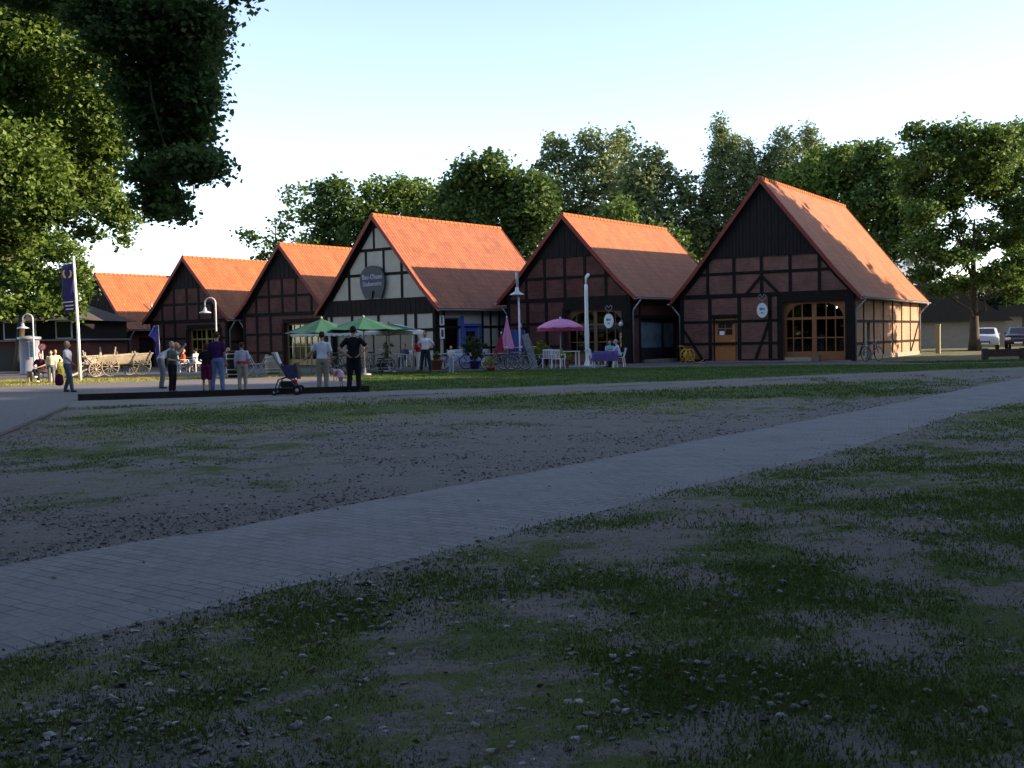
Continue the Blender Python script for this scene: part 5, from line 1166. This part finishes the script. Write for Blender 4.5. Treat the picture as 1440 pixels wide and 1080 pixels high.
mb = MB(); mb.tube([(.2, 0, .3), (.4, 0, .04), (.6, .1, .03), (.75, -.05, .1), (.85, 0, .16)], .025, 6); mb.build('hose', My, r)
mb = MB(); mb.lathe([(.02, 0), (.09, .01), (.16, .05), (.17, .06), (.15, .06), (.08, .02), (0, .02)], k=14); o = mb.build('feeding_bowl', M_lgrey, None); o.location = G(988, 512); tag(o, 'shallow pale bowl on the ground right of the yellow hose reel', 'bowl')
# bicycles
def bicycle(label):
    r = empty('bicycle', (0, 0, 0), 0, label, 'bicycle', 'parked bicycles'); Mf = pm('bike_frame', (.06, .07, .10), .4, .1)
    for x in (-.52, .52):
        mb = MB(); mb.ring((0, 0, 0), .32, .018, 'y', 28, 6); t = mb.build('wheel', M_rubber, r); t.location = (x, 0, .34)
        mb = MB(); mb.ring((0, 0, 0), .29, .010, 'y', 28, 5)
        for k in range(14): a = k*math.pi/7; mb.tube([(0, .02*(-1)**k, 0), (.29*math.cos(a), 0, .29*math.sin(a))], .003, 3)
        mb.ball((0, 0, 0), .025, .04, .025); mb.build('rim', M_lgrey, t)
    mb = MB(); bb = (-.05, 0, .3); st = (-.18, 0, .78); hd = (.36, 0, .80); hb = (.40, 0, .62)
    for a, b in ((bb, st), (st, hd), (bb, hb), ((-.52, 0, .34), bb), ((-.52, 0, .34), (-.16, 0, .70)), (hd, hb), (hb, (.52, 0, .34))): mb.tube([a, b], .018, 6)
    mb.build('frame', Mf, r)
    mb = MB(); mb.tube([hd, (.34, 0, .95), (.34, 0, .97)], .014, 6); mb.tube([(.18, -.26, 1.0), (.34, -.2, 1.0), (.36, 0, .97), (.34, .2, 1.0), (.18, .26, 1.0)], .013, 6); mb.build('handlebar', M_lgrey, r)
    mb = MB(); mb.ball((-.2, 0, .90), .14, .07, .035); mb.tube([st, (-.19, 0, .88)], .014, 6); mb.build('saddle', M_black, r)
    mb = MB(); mb.tube([(-.05, 0, .3), (.08, .1, .2)], .01, 5); mb.tube([(-.05, 0, .3), (-.18, -.1, .4)], .01, 5); mb.box(.04, .14, .08, .16, .18, .2); mb.box(-.24, -.14, -.16, -.08, .39, .41); mb.ring((-.05, .03, .3), .09, .01, 'y', 18, 4); mb.build('pedals', M_grey, r)
    mb = MB(); mb.tube([(-.2, 0, .72), (-.75, 0, .72)], .012, 5); mb.tube([(-.7, 0, .72), (-.52, 0, .36)], .01, 5); mb.box(-.8, -.3, -.06, .06, .72, .735); mb.build('carrier', M_grey, r); return r
bk = bicycle('bicycle leaning by the side door of the largest barn'); bk.location = G(1227, 508); bk.rotation_euler = (R(-4), 0, H6.rot+R(70))
def bike(p, rz, label, lean=5):
    c = copy_tree(bk); c.location = p; c.rotation_euler = (R(lean), 0, rz); c['label'] = label
bike(G(703, 521), R(8), 'parked bicycle nearest the potted palm, in front of the folded pink parasol'); bike(G(724, 520), R(-25), 'dark bicycle below the tall lamp, front wheel turned to the lawn'); bike(G(741, 518), R(30), 'bicycle half hidden behind the leaning board')
bike(G(480, 527), R(5), 'bicycle with white mudguards behind the toddler in pink'); bike(G(487, 524), R(-20), 'bicycle behind the others, between the woman in white and the man in black'); bike(G(528, 525), R(15), 'bicycle just right of the man in black')
bike(G(640, 519.5), R(10), 'bicycle behind the small child in white')
# pushchair
r = empty('pushchair', G(404, 555.5), R(0), 'empty dark blue pushchair with pale handle grips beside the timber beam', 'pushchair')
for x, q in ((-.30, .085), (.30, .13)):
    for y in (-.24, .24): mb = MB(); mb.ring((0, 0, 0), q-.03, .03, 'y', 18, 6); wl = mb.build('wheel', M_rubber, r); wl.location = (x, y, q); mb = MB(); mb.ball((0, 0, 0), q*.42, .03, q*.42, 10, 4); mb.build('hub', M_lgrey, wl)
mb = MB()
for y in (-.24, .24): mb.tube([(-.30, y, .1), (-.18, y, .42), (.02, y, .48), (.16, y, .42), (.30, y, .14)], .018, 6); mb.tube([(.10, y, .45), (-.18, y, .85), (-.32, y, 1.08)], .018, 6); mb.tube([(-.18, y, .42), (-.1, y, .2), (.28, y, .2)], .014, 6)
mb.tube([(-.32, -.24, 1.08), (-.32, .24, 1.08)], .02, 6); mb.build('frame', pm('pram_frame', (.06, .065, .075), .4, .1), r)
mb = MB(); mb.prism([(-.12, .78), (.22, .80), (.30, .62), (.31, .48), (.12, .42), (.02, .46)], -.2, .2); mb.build('seat', pm('pram_cloth', (.05, .06, .13), .8, .25), r)
mb = MB(); mb.prism([(.22, .82), (.30, .86), (.34, .60), (.33, .42), (.30, .42), (.31, .6)], -.21, .21); mb.build('hood', pm('pram_brown', (.10, .07, .06), .8, .2), r)
mb = MB(); mb.beam((-.33, 0, 1.12), (-.20, 0, .82), .40, .05, up=(0, -1, 0)) if False else mb.prism([(-.36, 1.14), (-.26, 1.14), (-.15, .84), (-.24, .82)], -.16, .16); mb.build('hanging_towel', pm('pale_towel', (.50, .54, .48), .9, .1), r)
mb = MB(); mb.prism([(-.12, .2), (.24, .2), (.22, .36), (-.14, .38)], -.19, .19); mb.build('basket', M_black, r); mb = MB(); mb.prism([(.16, .30), (.30, .28), (.32, .40), (.18, .42)], -.215, -.195); mb.build('red_bag', pm('red_cloth', (.45, .03, .06), .75, .2), r)
# cars
def car(p, rz, paint, label, sc=1.0):
    r = empty('parked_car', p, rz, label, 'car', 'cars parked in front of the garages'); L_, Wc = 4.1, 1.66
    prof = [(-2.05, .35), (-2.05, .75), (-1.9, .88), (-1.1, .96), (-.45, 1.36), (.9, 1.40), (1.55, 1.05), (2.0, .95), (2.05, .5), (2.02, .35)]
    rings = []
    for y, f in ((-.83, .0), (-.81, .04), (-.6, .06), (0, .07), (.6, .06), (.81, .04), (.83, 0)):
        rings.append([(x*(1 if abs(y) < .8 else .985), y*(1 if z < 1.0 else .86), z+(f if z > .5 else 0)) for x, z in prof])
    mb = MB(); mb.grid(rings, cap=True, sm=True); mb.build('body', paint, r)
    Mg = pm('car_glass', (.02, .025, .03), .1, .1)
    mb = MB(); mb.face([(-1.08, -.62, 1.055), (-1.08, .62, 1.055), (-.5, .56, 1.40), (-.5, -.56, 1.40)]); mb.face([(-1.09, -.62, 1.05), (-1.09, .62, 1.05), (-.51, .56, 1.395), (-.51, -.56, 1.395)][::-1]); mb.build('windscreen', Mg, r)
    mb = MB(); mb.box(.95, 1.5, -.55, .55, 1.12, 1.13, M=Matrix.Rotation(R(28), 4, 'Y') @ Matrix.Translation((-.35, 0, .42))); mb.build('rear_window', Mg, r)
    for sg in (-1, 1): mb = MB(); mb.prism([(-.95, 1.0), (1.25, 1.0), (.85, 1.34), (-.42, 1.32)], sg*.74, sg*.785); mb.build('side_window', Mg, r)
    for x in (-1.3, 1.25):
        for sg in (-1, 1):
            mb = MB(); mb.tube([(0, -.09, 0), (0, .09, 0)], .31, 20, sm=False); o = mb.build('wheel', M_rubber, r); o.location = (x, sg*.76, .31); mb = MB(); mb.tube([(0, -.10, 0), (0, .10, 0)], .17, 14); mb.build('rim', M_lgrey, o)
    for sg in (-1, 1): mb = MB(); mb.box(-2.09, -2.0, sg*.62-.16, sg*.62+.16, .66, .80); mb.build('headlight', pm('lamp_glass', (.6, .62, .62), .15, .05), r)
    mb = MB(); mb.box(-2.1, -2.04, -.3, .3, .42, .58); mb.build('grille', M_black, r); mb = MB(); mb.box(-2.12, -2.1, -.24, .24, .40, .50); mb.build('number_plate', M_white, r)
    for sg in (-1, 1): mb = MB(); mb.box(-.85, -.7, sg*.86-.06, sg*.86+.06, .98, 1.1); mb.build('mirror', paint, r)
    return r
car(Vector((31.0, 73.5, 0)), R(68), pm('silver_paint', (.50, .54, .66), .25, .03, coat=.6), 'pale silver-blue car parked right of the oak trunk'); car(Vector((33.6, 74.0, 0)), R(62), pm('dark_red_paint', (.03, .018, .028), .25, .03, coat=.6), 'dark car parked at the right edge of the picture')
r = empty('low_wall', G(1412, 505), R(-6), 'low brown brick wall in front of the parked cars', 'wall'); mb = MB(); mb.box(-.9, 4.2, -.12, .12, .12, .46); mb.build('brickwork', brick_mat('wall_brick', (.12, .06, .045), (.09, .045, .035), (.06, .05, .05)), r)
for x in (-.95, .7, 2.4): mb = MB(); mb.box(x, x+.22, -.14, .14, -.05, .50); mb.build('pier', M_slate, r)
r = empty('gate_post', ons(H6, 15.6, 0, .9), H6.rot, 'pale upright post just behind the lit corner of the largest barn', 'post'); mb = MB(); mb.box(-.12, .12, -.1, .1, 0, 1.65); mb.build('post', pm('post_paint', (.25, .25, .17), .8, .1), r); mb = MB(); mb.box(-.14, .14, -.12, .12, 1.65, 1.70); mb.build('cap', M_grey, r)
# bench of the left group
r = empty('bench', G(57, 537), R(4), 'bench of the seated woman at the far left', 'bench'); mb = MB(); mb.box(-.5, .5, -.2, .2, .40, .44); mb.build('seat', M_oldwood, r)
for x in (-.42, .42): mb = MB(); mb.box(x-.04, x+.04, -.18, .18, 0, .40); mb.build('leg', M_oldwood, r)
# ---------------------------------------------------------------- people
M_skin = pm('skin', (.46, .26, .18), .6, .06); M_skin2 = pm('tanned_skin', (.34, .18, .12), .6, .06)
def limb(bm, a, b, ra, rb, k=10):
    a, b = Vector(a), Vector(b); d = (b-a); L_ = d.length; d = d/L_ if L_ > 1e-6 else Vector((0, 0, 1))
    q = d.to_track_quat('Z', 'Y').to_matrix(); rings = []
    for t in (-90, -60, -30, 0): rings.append((a+d*ra*math.sin(R(t)), ra*max(math.cos(R(t)), .05)))
    for t in (0, 30, 60, 90): rings.append((b+d*rb*math.sin(R(t)), rb*max(math.cos(R(t)), .05)))
    vs = [[bm.verts.new(c+q @ Vector((r_*math.cos(2*math.pi*j/k), r_*math.sin(2*math.pi*j/k), 0))) for j in range(k)] for c, r_ in rings]
    for i in range(len(vs)-1):
        for j in range(k): bm.faces.new((vs[i][j], vs[i][(j+1) % k], vs[i+1][(j+1) % k], vs[i+1][j]))
    bm.faces.new(vs[0][::-1]); bm.faces.new(vs[-1])
def loft(bm, rings):
    vs = [[bm.verts.new(p) for p in r_] for r_ in rings]; k = len(vs[0])
    for i in range(len(vs)-1):
        for j in range(k): bm.faces.new((vs[i][j], vs[i][(j+1) % k], vs[i+1][(j+1) % k], vs[i+1][j]))
    bm.faces.new(vs[0][::-1]); bm.faces.new(vs[-1])
def ell(bm, c, rx, ry, rz, M=None, k=12, n=8):
    rings = []
    for i in range(1, n):
        t = math.pi*i/n; ring = [Vector((rx*math.sin(t)*math.cos(2*math.pi*j/k), ry*math.sin(t)*math.sin(2*math.pi*j/k), -rz*math.cos(t))) for j in range(k)]
        rings.append([(M @ p if M is not None else p)+Vector(c) for p in ring])
    loft(bm, rings)
def remesh(bm, vox, name, mats, parent, smooth=3, extra=None):
    me = bpy.data.meshes.new('t'); bm.to_mesh(me); bm.free(); o = bpy.data.objects.new('t', me); col.objects.link(o)
    m_ = o.modifiers.new('r', 'REMESH'); m_.mode = 'VOXEL'; m_.voxel_size = vox; m_.use_smooth_shade = True
    s_ = o.modifiers.new('s', 'SMOOTH'); s_.iterations = smooth; s_.factor = .5
    dg = bpy.context.evaluated_depsgraph_get(); dg.update(); nm = bpy.data.meshes.new_from_object(o.evaluated_get(dg)); bpy.data.objects.remove(o)
    if extra:
        b2 = bmesh.new(); b2.from_mesh(nm); extra(b2); b2.to_mesh(nm); b2.free()
    nm.name = name; return link(name, nm, mats, parent, True)
def person(loc, rz, H_, label, top, bottom, hair, shoes=None, skin=None, sleeves='short', legs='long', bend=0, head=(0, 0), arms=None, legp=None, sit=False, group=None, hairlen=0, fat=1.0, collar=None, skirt=False, ground=0.):
    skin = skin or M_skin; shoes = shoes or M_black
    loc = Vector(loc); loc.z = ground
    root = empty('person', loc, rz, label, 'person', group)
    J = dict(pel=(0, 0, .53), wst=(0, .005, .62), chs=(0, .01, .735), nck=(0, -.005, .825), hed=(0, .012, .925),
             shR=(.100, 0, .785), shL=(-.100, 0, .785), hpR=(.05, 0, .52), hpL=(-.05, 0, .52), knR=(.056, .012, .285), knL=(-.056, .012, .285), anR=(.06, -.012, .045), anL=(-.06, -.012, .045))
    if sit:
        for k in J: J[k] = (J[k][0], J[k][1], J[k][2]-.255)
        J.update(knR=(.07, .24, .275), knL=(-.07, .24, .275), anR=(.07, .25, .045), anL=(-.07, .25, .045))
    J = {k: Vector(v) for k, v in J.items()}
    pel = J['pel'].copy(); Rb = Matrix.Rotation(R(-bend), 3, 'X')
    for k in ('wst', 'chs', 'nck', 'hed', 'shR', 'shL'):
        f = .5 if k == 'wst' else 1; J[k] = pel+Matrix.Rotation(R(-bend*f), 3, 'X') @ (J[k]-pel)
    if legp:
        for k, v in legp.items(): J[k] = Vector(v)
    arms = arms or {}
    for s_, sg in (('R', 1), ('L', -1)):
        sh_ = J['sh'+s_]; a = arms.get(s_)
        if a: J['el'+s_], J['wr'+s_] = Vector(a[0]), Vector(a[1])
        else: J['el'+s_] = sh_+Vector((sg*.032, -.012, -.16)); J['wr'+s_] = sh_+Vector((sg*.036, .025, -.305))
    Hm = Matrix.Rotation(R(head[1]), 3, 'Z') @ Matrix.Rotation(R(-bend*.6-head[0]), 3, 'X')
    S = H_
    def T(grow, lo=0, hi=4, fatz=1.0):
        lv = [('pel', -.045, .080, .066), ('pel', .02, .088, .068), ('wst', 0, .076*fat, .056*fat), ('chs', 0, .092*fat, .062*fat), ('chs', .055, .092, .050), ('nck', -.014, .052, .038), ('nck', .004, .036, .034)]
        out = []
        for nm, dz, rx, ry in lv:
            ax = Rb if nm != 'pel' else Matrix.Identity(3)
            c = J[nm]+ax @ Vector((0, 0, dz))
            out.append([(c+ax @ Vector(((rx+grow)*math.cos(2*math.pi*j/14), (ry+grow)*math.sin(2*math.pi*j/14), 0)))*S for j in range(14)])
        return out
    v = .0125*S
    bm = bmesh.new(); loft(bm, T(-.006)); limb(bm, J['nck']*S, (J['hed']-Vector((0, 0, .03)))*S, .032*S, .030*S)
    hc = J['hed']
    ell(bm, hc*S, .044*S, .056*S, .066*S, Hm); ell(bm, (hc+Hm @ Vector((0, .022, -.03)))*S, .033*S, .036*S, .034*S, Hm)
    limb(bm, (hc+Hm @ Vector((0, .05, .004)))*S, (hc+Hm @ Vector((0, .066, -.014)))*S, .007*S, .011*S, 6)
    for sg in (-1, 1): ell(bm, (hc+Hm @ Vector((sg*.046, .0, -.006)))*S, .008*S, .014*S, .02*S, Hm, 6, 5)
    for s_, sg in (('R', 1), ('L', -1)):
        limb(bm, J['sh'+s_]*S, J['el'+s_]*S, .033*S, .024*S); limb(bm, J['el'+s_]*S, J['wr'+s_]*S, .024*S, .015*S)
        d = (J['wr'+s_]-J['el'+s_]).normalized(); pc = J['wr'+s_]+d*.026
        ell(bm, pc*S, .020*S, .014*S, .032*S, d.to_track_quat('Z', 'Y').to_matrix(), 8, 6)
        limb(bm, J['hp'+s_]*S, J['kn'+s_]*S, .054*S, .034*S); limb(bm, J['kn'+s_]*S, J['an'+s_]*S, .033*S, .020*S)
        limb(bm, J['an'+s_]*S, (J['an'+s_]+Vector((0, .06, -.025)))*S, .018*S, .014*S, 8)
    def fingers(b2):
        n0 = len(b2.faces)
        for s_, sg in (('R', 1), ('L', -1)):
            d = (J['wr'+s_]-J['el'+s_]).normalized(); q = d.to_track_quat('Z', 'Y').to_matrix(); pc = J['wr'+s_]+d*.048
            for i, ln in enumerate((.034, .042, .040, .032)):
                o_ = q @ Vector(((i-1.5)*.0095, 0, 0)); a = pc+o_; b_ = a+d*ln*.55+q @ Vector((0, .004, 0)); c_ = b_+d*ln*.4+q @ Vector((0, .014, 0))
                limb(b2, a*S, b_*S, .0050*S, .0046*S, 6); limb(b2, b_*S, c_*S, .0046*S, .0038*S, 6)
            a = J['wr'+s_]+d*.018+q @ Vector((-sg*.014, 0, 0)); b_ = a+d*.02+q @ Vector((-sg*.016, .006, 0)); c_ = b_+d*.016+q @ Vector((-sg*.002, .008, 0)); limb(b2, a*S, b_*S, .0065*S, .0055*S, 6); limb(b2, b_*S, c_*S, .0055*S, .0045*S, 6)
        n1 = len(b2.faces)
        for sg in (-1, 1): ell(b2, (hc+Hm @ Vector((sg*.018, .0505, .008)))*S, .007*S, .004*S, .0045*S, Hm, 6, 5)
        limb(b2, (hc+Hm @ Vector((-.014, .0535, -.034)))*S, (hc+Hm @ Vector((.014, .0535, -.034)))*S, .004*S, .004*S, 6)
        b2.faces.ensure_lookup_table()
        for f in b2.faces: f.smooth = True
        for f in b2.faces[n1:]: f.material_index = 1
    remesh(bm, v, 'body', [skin, pm('eye_dark', (.05, .03, .03), .4)], root, 2, fingers)
    # shirt
    bm = bmesh.new(); r_ = T(.010); rr = r_[1:] if legs != 'x' else r_; loft(bm, rr)
    for s_ in 'RL':
        e = {'short': .72, 'long': 1.0, 'none': .12}[sleeves]; limb(bm, J['sh'+s_]*S, J['sh'+s_].lerp(J['el'+s_], e)*S, .0385*S, (.035 if sleeves == 'short' else .031)*S)
        if sleeves == 'long': limb(bm, J['el'+s_]*S, J['el'+s_].lerp(J['wr'+s_], .95)*S, .033*S, .023*S)
    remesh(bm, v, 'shirt', top, root)
    bm = bmesh.new(); r_ = T(.007)
    loft(bm, [r_[0], r_[1], [p.lerp(q, .25) for p, q in zip(r_[1], r_[2])]])
    for s_ in 'RL':
        limb(bm, J['hp'+s_]*S, J['kn'+s_]*S, .064*S, (.047 if legs == 'long' else .056)*S)
        if legs == 'long': limb(bm, J['kn'+s_]*S, J['kn'+s_].lerp(J['an'+s_], .95)*S, .045*S, .037*S)
    if skirt: loft(bm, [[(J['pel']+Vector(((.1+.06*t)*math.cos(2*math.pi*j/14), (.08+.05*t)*math.sin(2*math.pi*j/14), .03-.2*t)))*S for j in range(14)] for t in (0, .5, 1)])
    remesh(bm, v, 'trousers' if legs == 'long' else ('skirt' if skirt else 'shorts'), bottom, root)
    # hair
    bm = bmesh.new(); ell(bm, (hc+Hm @ Vector((0, -.010, .012)))*S, .050*S, .056*S, .064*S, Hm)
    if hairlen: ell(bm, (hc+Hm @ Vector((0, -.026, -.03-hairlen*.3)))*S, .046*S, .032*S, (.05+hairlen*.4)*S, Hm)
    remesh(bm, v, 'hair', hair, root, 2)
    for s_ in 'RL':
        bm = bmesh.new(); a = J['an'+s_]; limb(bm, (a+Vector((0, -.012, -.024)))*S, (a+Vector((0, .075, -.028)))*S, .024*S, .019*S, 10); limb(bm, a*S, (a+Vector((0, 0, -.02)))*S, .024*S, .024*S)
        remesh(bm, .009*S, 'shoe', shoes, root, 1)
    return root
def cl(n, c): return pm('cloth_'+n, c, .85, .10, 5, .1)
W_ = cl('white', (.62, .65, .72)); KH = cl('khaki', (.30, .27, .21)); JN = cl('jeans', (.13, .19, .34)); BK = cl('black', (.012, .012, .016)); NV = cl('navy', (.02, .024, .05)); PU = cl('plum', (.05, .012, .07)); GR = cl('grey', (.14, .16, .19))
HB = cl('hair_brown', (.05, .03, .02)); HG = cl('hair_grey', (.30, .29, .28)); HD = cl('hair_dark', (.018, .014, .012)); HL = cl('hair_blond', (.32, .23, .13)); HR = cl('hair_red', (.10, .02, .025)); WS = cl('shoe_white', (.55, .55, .55)); RS = cl('shoe_red', (.30, .05, .03))
AW = 0; RT = R(-90); LF = R(90); TO = R(180)
person(G(96, 551.5), RT, 1.58, 'elderly man in a pale short-sleeved shirt walking to the right with a dark red bag', W_, cl('slate', (.09, .11, .15)), HG, skin=M_skin2, arms={'L': ((-.15, -.05, .63), (-.15, -.02, .48)), 'R': ((.14, .06, .65), (.15, .16, .56))}, legp=dict(knR=(.05, .07, .28), anR=(.055, .10, .045), knL=(-.05, .0, .28), anL=(-.055, -.08, .05)), fat=1.1)
mb = MB(); mb.lathe([(.02, 0), (.11, .02), (.14, .12), (.12, .30), (.04, .36)], k=12, sx=1, sy=.4); mb.tube([(-.07, 0, .38), (-.05, 0, .5), (.05, 0, .5), (.07, 0, .38)], .012, 6); o = mb.build('carrier_bag', cl('wine', (.11, .012, .05)), None); q = G(93, 552); o.location = (q.x-.1, q.y-.24, .22); tag(o, 'dark red bag in the hand of the walking elderly man', 'bag')
person(G(227, 546.5), R(-62), 1.72, 'stooping person in a pale blue shirt and grey trousers, hands raised to the face', cl('pale_blue', (.36, .45, .56)), GR, HL, bend=48, head=(-45, 0), arms={'R': ((.13, .30, .63), (.05, .42, .76)), 'L': ((-.13, .30, .63), (-.05, .42, .76))}, legp=dict(knR=(.055, .03, .28), anR=(.06, .0, .045), knL=(-.055, .05, .28), anL=(-.06, -.0, .045)))
person(G(243, 552), R(-105), 1.50, 'elderly grey-haired man in a dark green shirt holding something pale before him', cl('green', (.07, .09, .07)), BK, HG, arms={'R': ((.14, .02, .64), (.05, .16, .62)), 'L': ((-.14, .02, .64), (-.03, .16, .62))}, fat=1.15, head=(10, 0))
person(G(291, 551), R(10), 1.44, 'woman in a black top and dark red knee-length shorts seen from behind', BK, cl('wine', (.11, .012, .05)), HB, legs='short', hairlen=.03, skin=M_skin2, arms={'L': ((-.14, -.02, .64), (-.08, .10, .60))})
person(G(306.5, 550.5), AW, 1.77, 'tall man in a dark purple shirt and blue jeans seen from behind', PU, JN, HB, fat=1.15, legp=dict(knR=(.07, .01, .285), anR=(.085, -.01, .045), knL=(-.07, .01, .285), anL=(-.085, -.01, .045)))
person(G(341.5, 549.5), R(12), 1.44, 'boy in a pale long-sleeved shirt with a red waistband and beige trousers', cl('pale_lilac', (.42, .42, .52)), KH, HB, sleeves='long', skin=M_skin2, arms={'R': ((.14, -.02, .65), (.12, .06, .55))})
ob = MB(); ob.lathe([(.148, 0), (.155, .05), (.15, .12)], k=18, sx=1, sy=.72); o = ob.build('waistband', cl('red', (.45, .03, .05)), [x for x in col.objects if x.name.startswith('person')][-1]); o.location = (0, .005, .76)
person(G(454.5, 552), R(4), 1.69, 'woman in a white T-shirt and khaki trousers seen from behind beside the pushchair', W_, KH, HB, shoes=RS, hairlen=.0, arms={'L': ((-.17, .02, .66), (-.27, .10, .565)), 'R': ((.145, -.01, .64), (.13, .08, .52))})
person(G(498.5, 551.5), AW, 1.82, 'man all in black with both hands on his hips, seen from behind', BK, cl('black_trousers', (.014, .013, .02)), HD, arms={'L': ((-.21, -.05, .655), (-.09, -.06, .56)), 'R': ((.22, -.05, .67), (.10, -.06, .565))}, legp=dict(knR=(.06, .02, .285), anR=(.07, .0, .045), knL=(-.06, .0, .285), anL=(-.075, -.03, .045)))
person(G(480, 544.5), R(60), .62*1.35, 'toddler in a pink skirt bending over at the edge of the paved square', cl('pink_top', (.55, .34, .42)), cl('pink', (.55, .32, .44)), HL, legs='short', skirt=True, bend=75, skin=M_skin, arms={'R': ((.10, .25, .42), (.08, .27, .30)), 'L': ((-.10, .25, .42), (-.08, .27, .30))})
person(G(599, 523.5), R(170), 1.77, 'man in a white polo shirt and navy trousers, hands on hips, facing the camera', W_, NV, HB, skin=M_skin2, arms={'L': ((-.20, -.05, .67), (-.10, .03, .58)), 'R': ((.20, -.05, .67), (.10, .03, .58))}, legp=dict(knR=(.09, .01, .285), anR=(.12, -.01, .045), knL=(-.09, .01, .285), anL=(-.12, .02, .045)))
person(G(590, 521.5), R(-150), 1.52, 'blond woman in a red top half hidden by the man in the white polo shirt', cl('red', (.45, .03, .05)), cl('white_trousers', (.55, .55, .55)), HL, hairlen=.04)
person(G(635, 524), R(160), 1.13, 'small blond child in a white T-shirt and pale jeans walking on the lawn edge', cl('white2', (.58, .58, .62)), cl('pale_jeans', (.30, .38, .52)), HL, shoes=WS, arms={'R': ((.12, .02, .64), (.05, .10, .62)), 'L': ((-.12, .02, .64), (-.04, .10, .62))})
person(G(622, 513.5), R(200), 1.66, 'seated woman in a maroon top in front of the corner posters of the cream barn', cl('maroon', (.16, .03, .09)), NV, HB, sit=True, hairlen=.03, ground=.28)
person(G(770, 515.8), R(20), 1.60, 'person in a purple top sitting in the white chair under the open pink parasol', cl('lilac', (.24, .17, .36)), NV, HD, sit=True)
q = G(858, 512); person(q, R(175), 1.62, 'person in a turquoise top sitting behind the purple tablecloth', cl('turquoise', (.12, .38, .50)), NV, HB, sit=True, arms={'R': ((.13, .12, .42), (.05, .25, .44)), 'L': ((-.13, .12, .42), (-.05, .25, .44))})
q = G(871, 516); person(q, R(75), 1.70, 'white-haired man in a pale blue shirt sitting at the purple tablecloth', cl('sky', (.42, .48, .62)), NV, HG, sit=True, bend=12, arms={'R': ((.13, .12, .42), (.08, .28, .44)), 'L': ((-.13, .12, .42), (-.08, .28, .44))})
# people seated by the second barn
GSx = 'guests sitting behind the group on the square'
for px, py, rz, c_, lb, hh in ((258, 523, -60, (.55, .08, .03), 'guest in a red and orange top seated left of the woman in black', HB), (276, 523, 60, (.62, .62, .58), 'guest in a white shirt sitting just left of the woman in black', HD), (248, 519, -30, (.10, .03, .04), 'guest in dark red partly behind the grey-haired man', HD), (322, 524, 80, (.60, .58, .52), 'guest in a white top sitting just right of the man in jeans', HL)):
    p = G(px, py); person(p, R(rz), 1.62, lb, pm('guest_top_%d' % px, c_, .85, .1), GR, hh, sit=True, group=GSx)
    put_chair(p, R(rz), 'white plastic chair under the %s' % lb.split(' sitting')[0].split(' partly')[0].split(' seated')[0])
person(G(570, 516), R(150), 1.62, 'guest in a dark top sitting in the shade below the awning', cl('shade', (.06, .05, .08)), NV, HB, sit=True); put_chair(G(570, 516), R(150), 'white plastic chair under the guest in the dark top below the awning')
# left group
person(G(58, 537), R(172), 1.62, 'dark-haired woman in a black vest sitting cross-legged on the bench', cl('vest', (.035, .012, .025)), BK, HR, shoes=WS, sit=True, sleeves='short', hairlen=.03, legp=dict(knR=(.04, .24, .29), anR=(-.06, .30, .16), knL=(-.06, .23, .275), anL=(-.07, .24, .045)), arms={'R': ((.16, .05, .42), (.05, .16, .37)), 'L': ((-.16, .05, .42), (-.05, .16, .37))})
person(G(73, 539), R(-170), 1.28, 'person in a cream jacket and grey trousers standing right of the seated woman', cl('cream', (.62, .56, .42)), GR, HR, sleeves='long')
person(G(79, 538), R(-150), 1.30, 'person in a pale yellow jacket, hand on hip, next to the litter bin', cl('butter', (.58, .55, .32)), cl('tan', (.22, .16, .12)), HL, sleeves='long', arms={'L': ((-.19, -.04, .66), (-.10, .02, .56))})
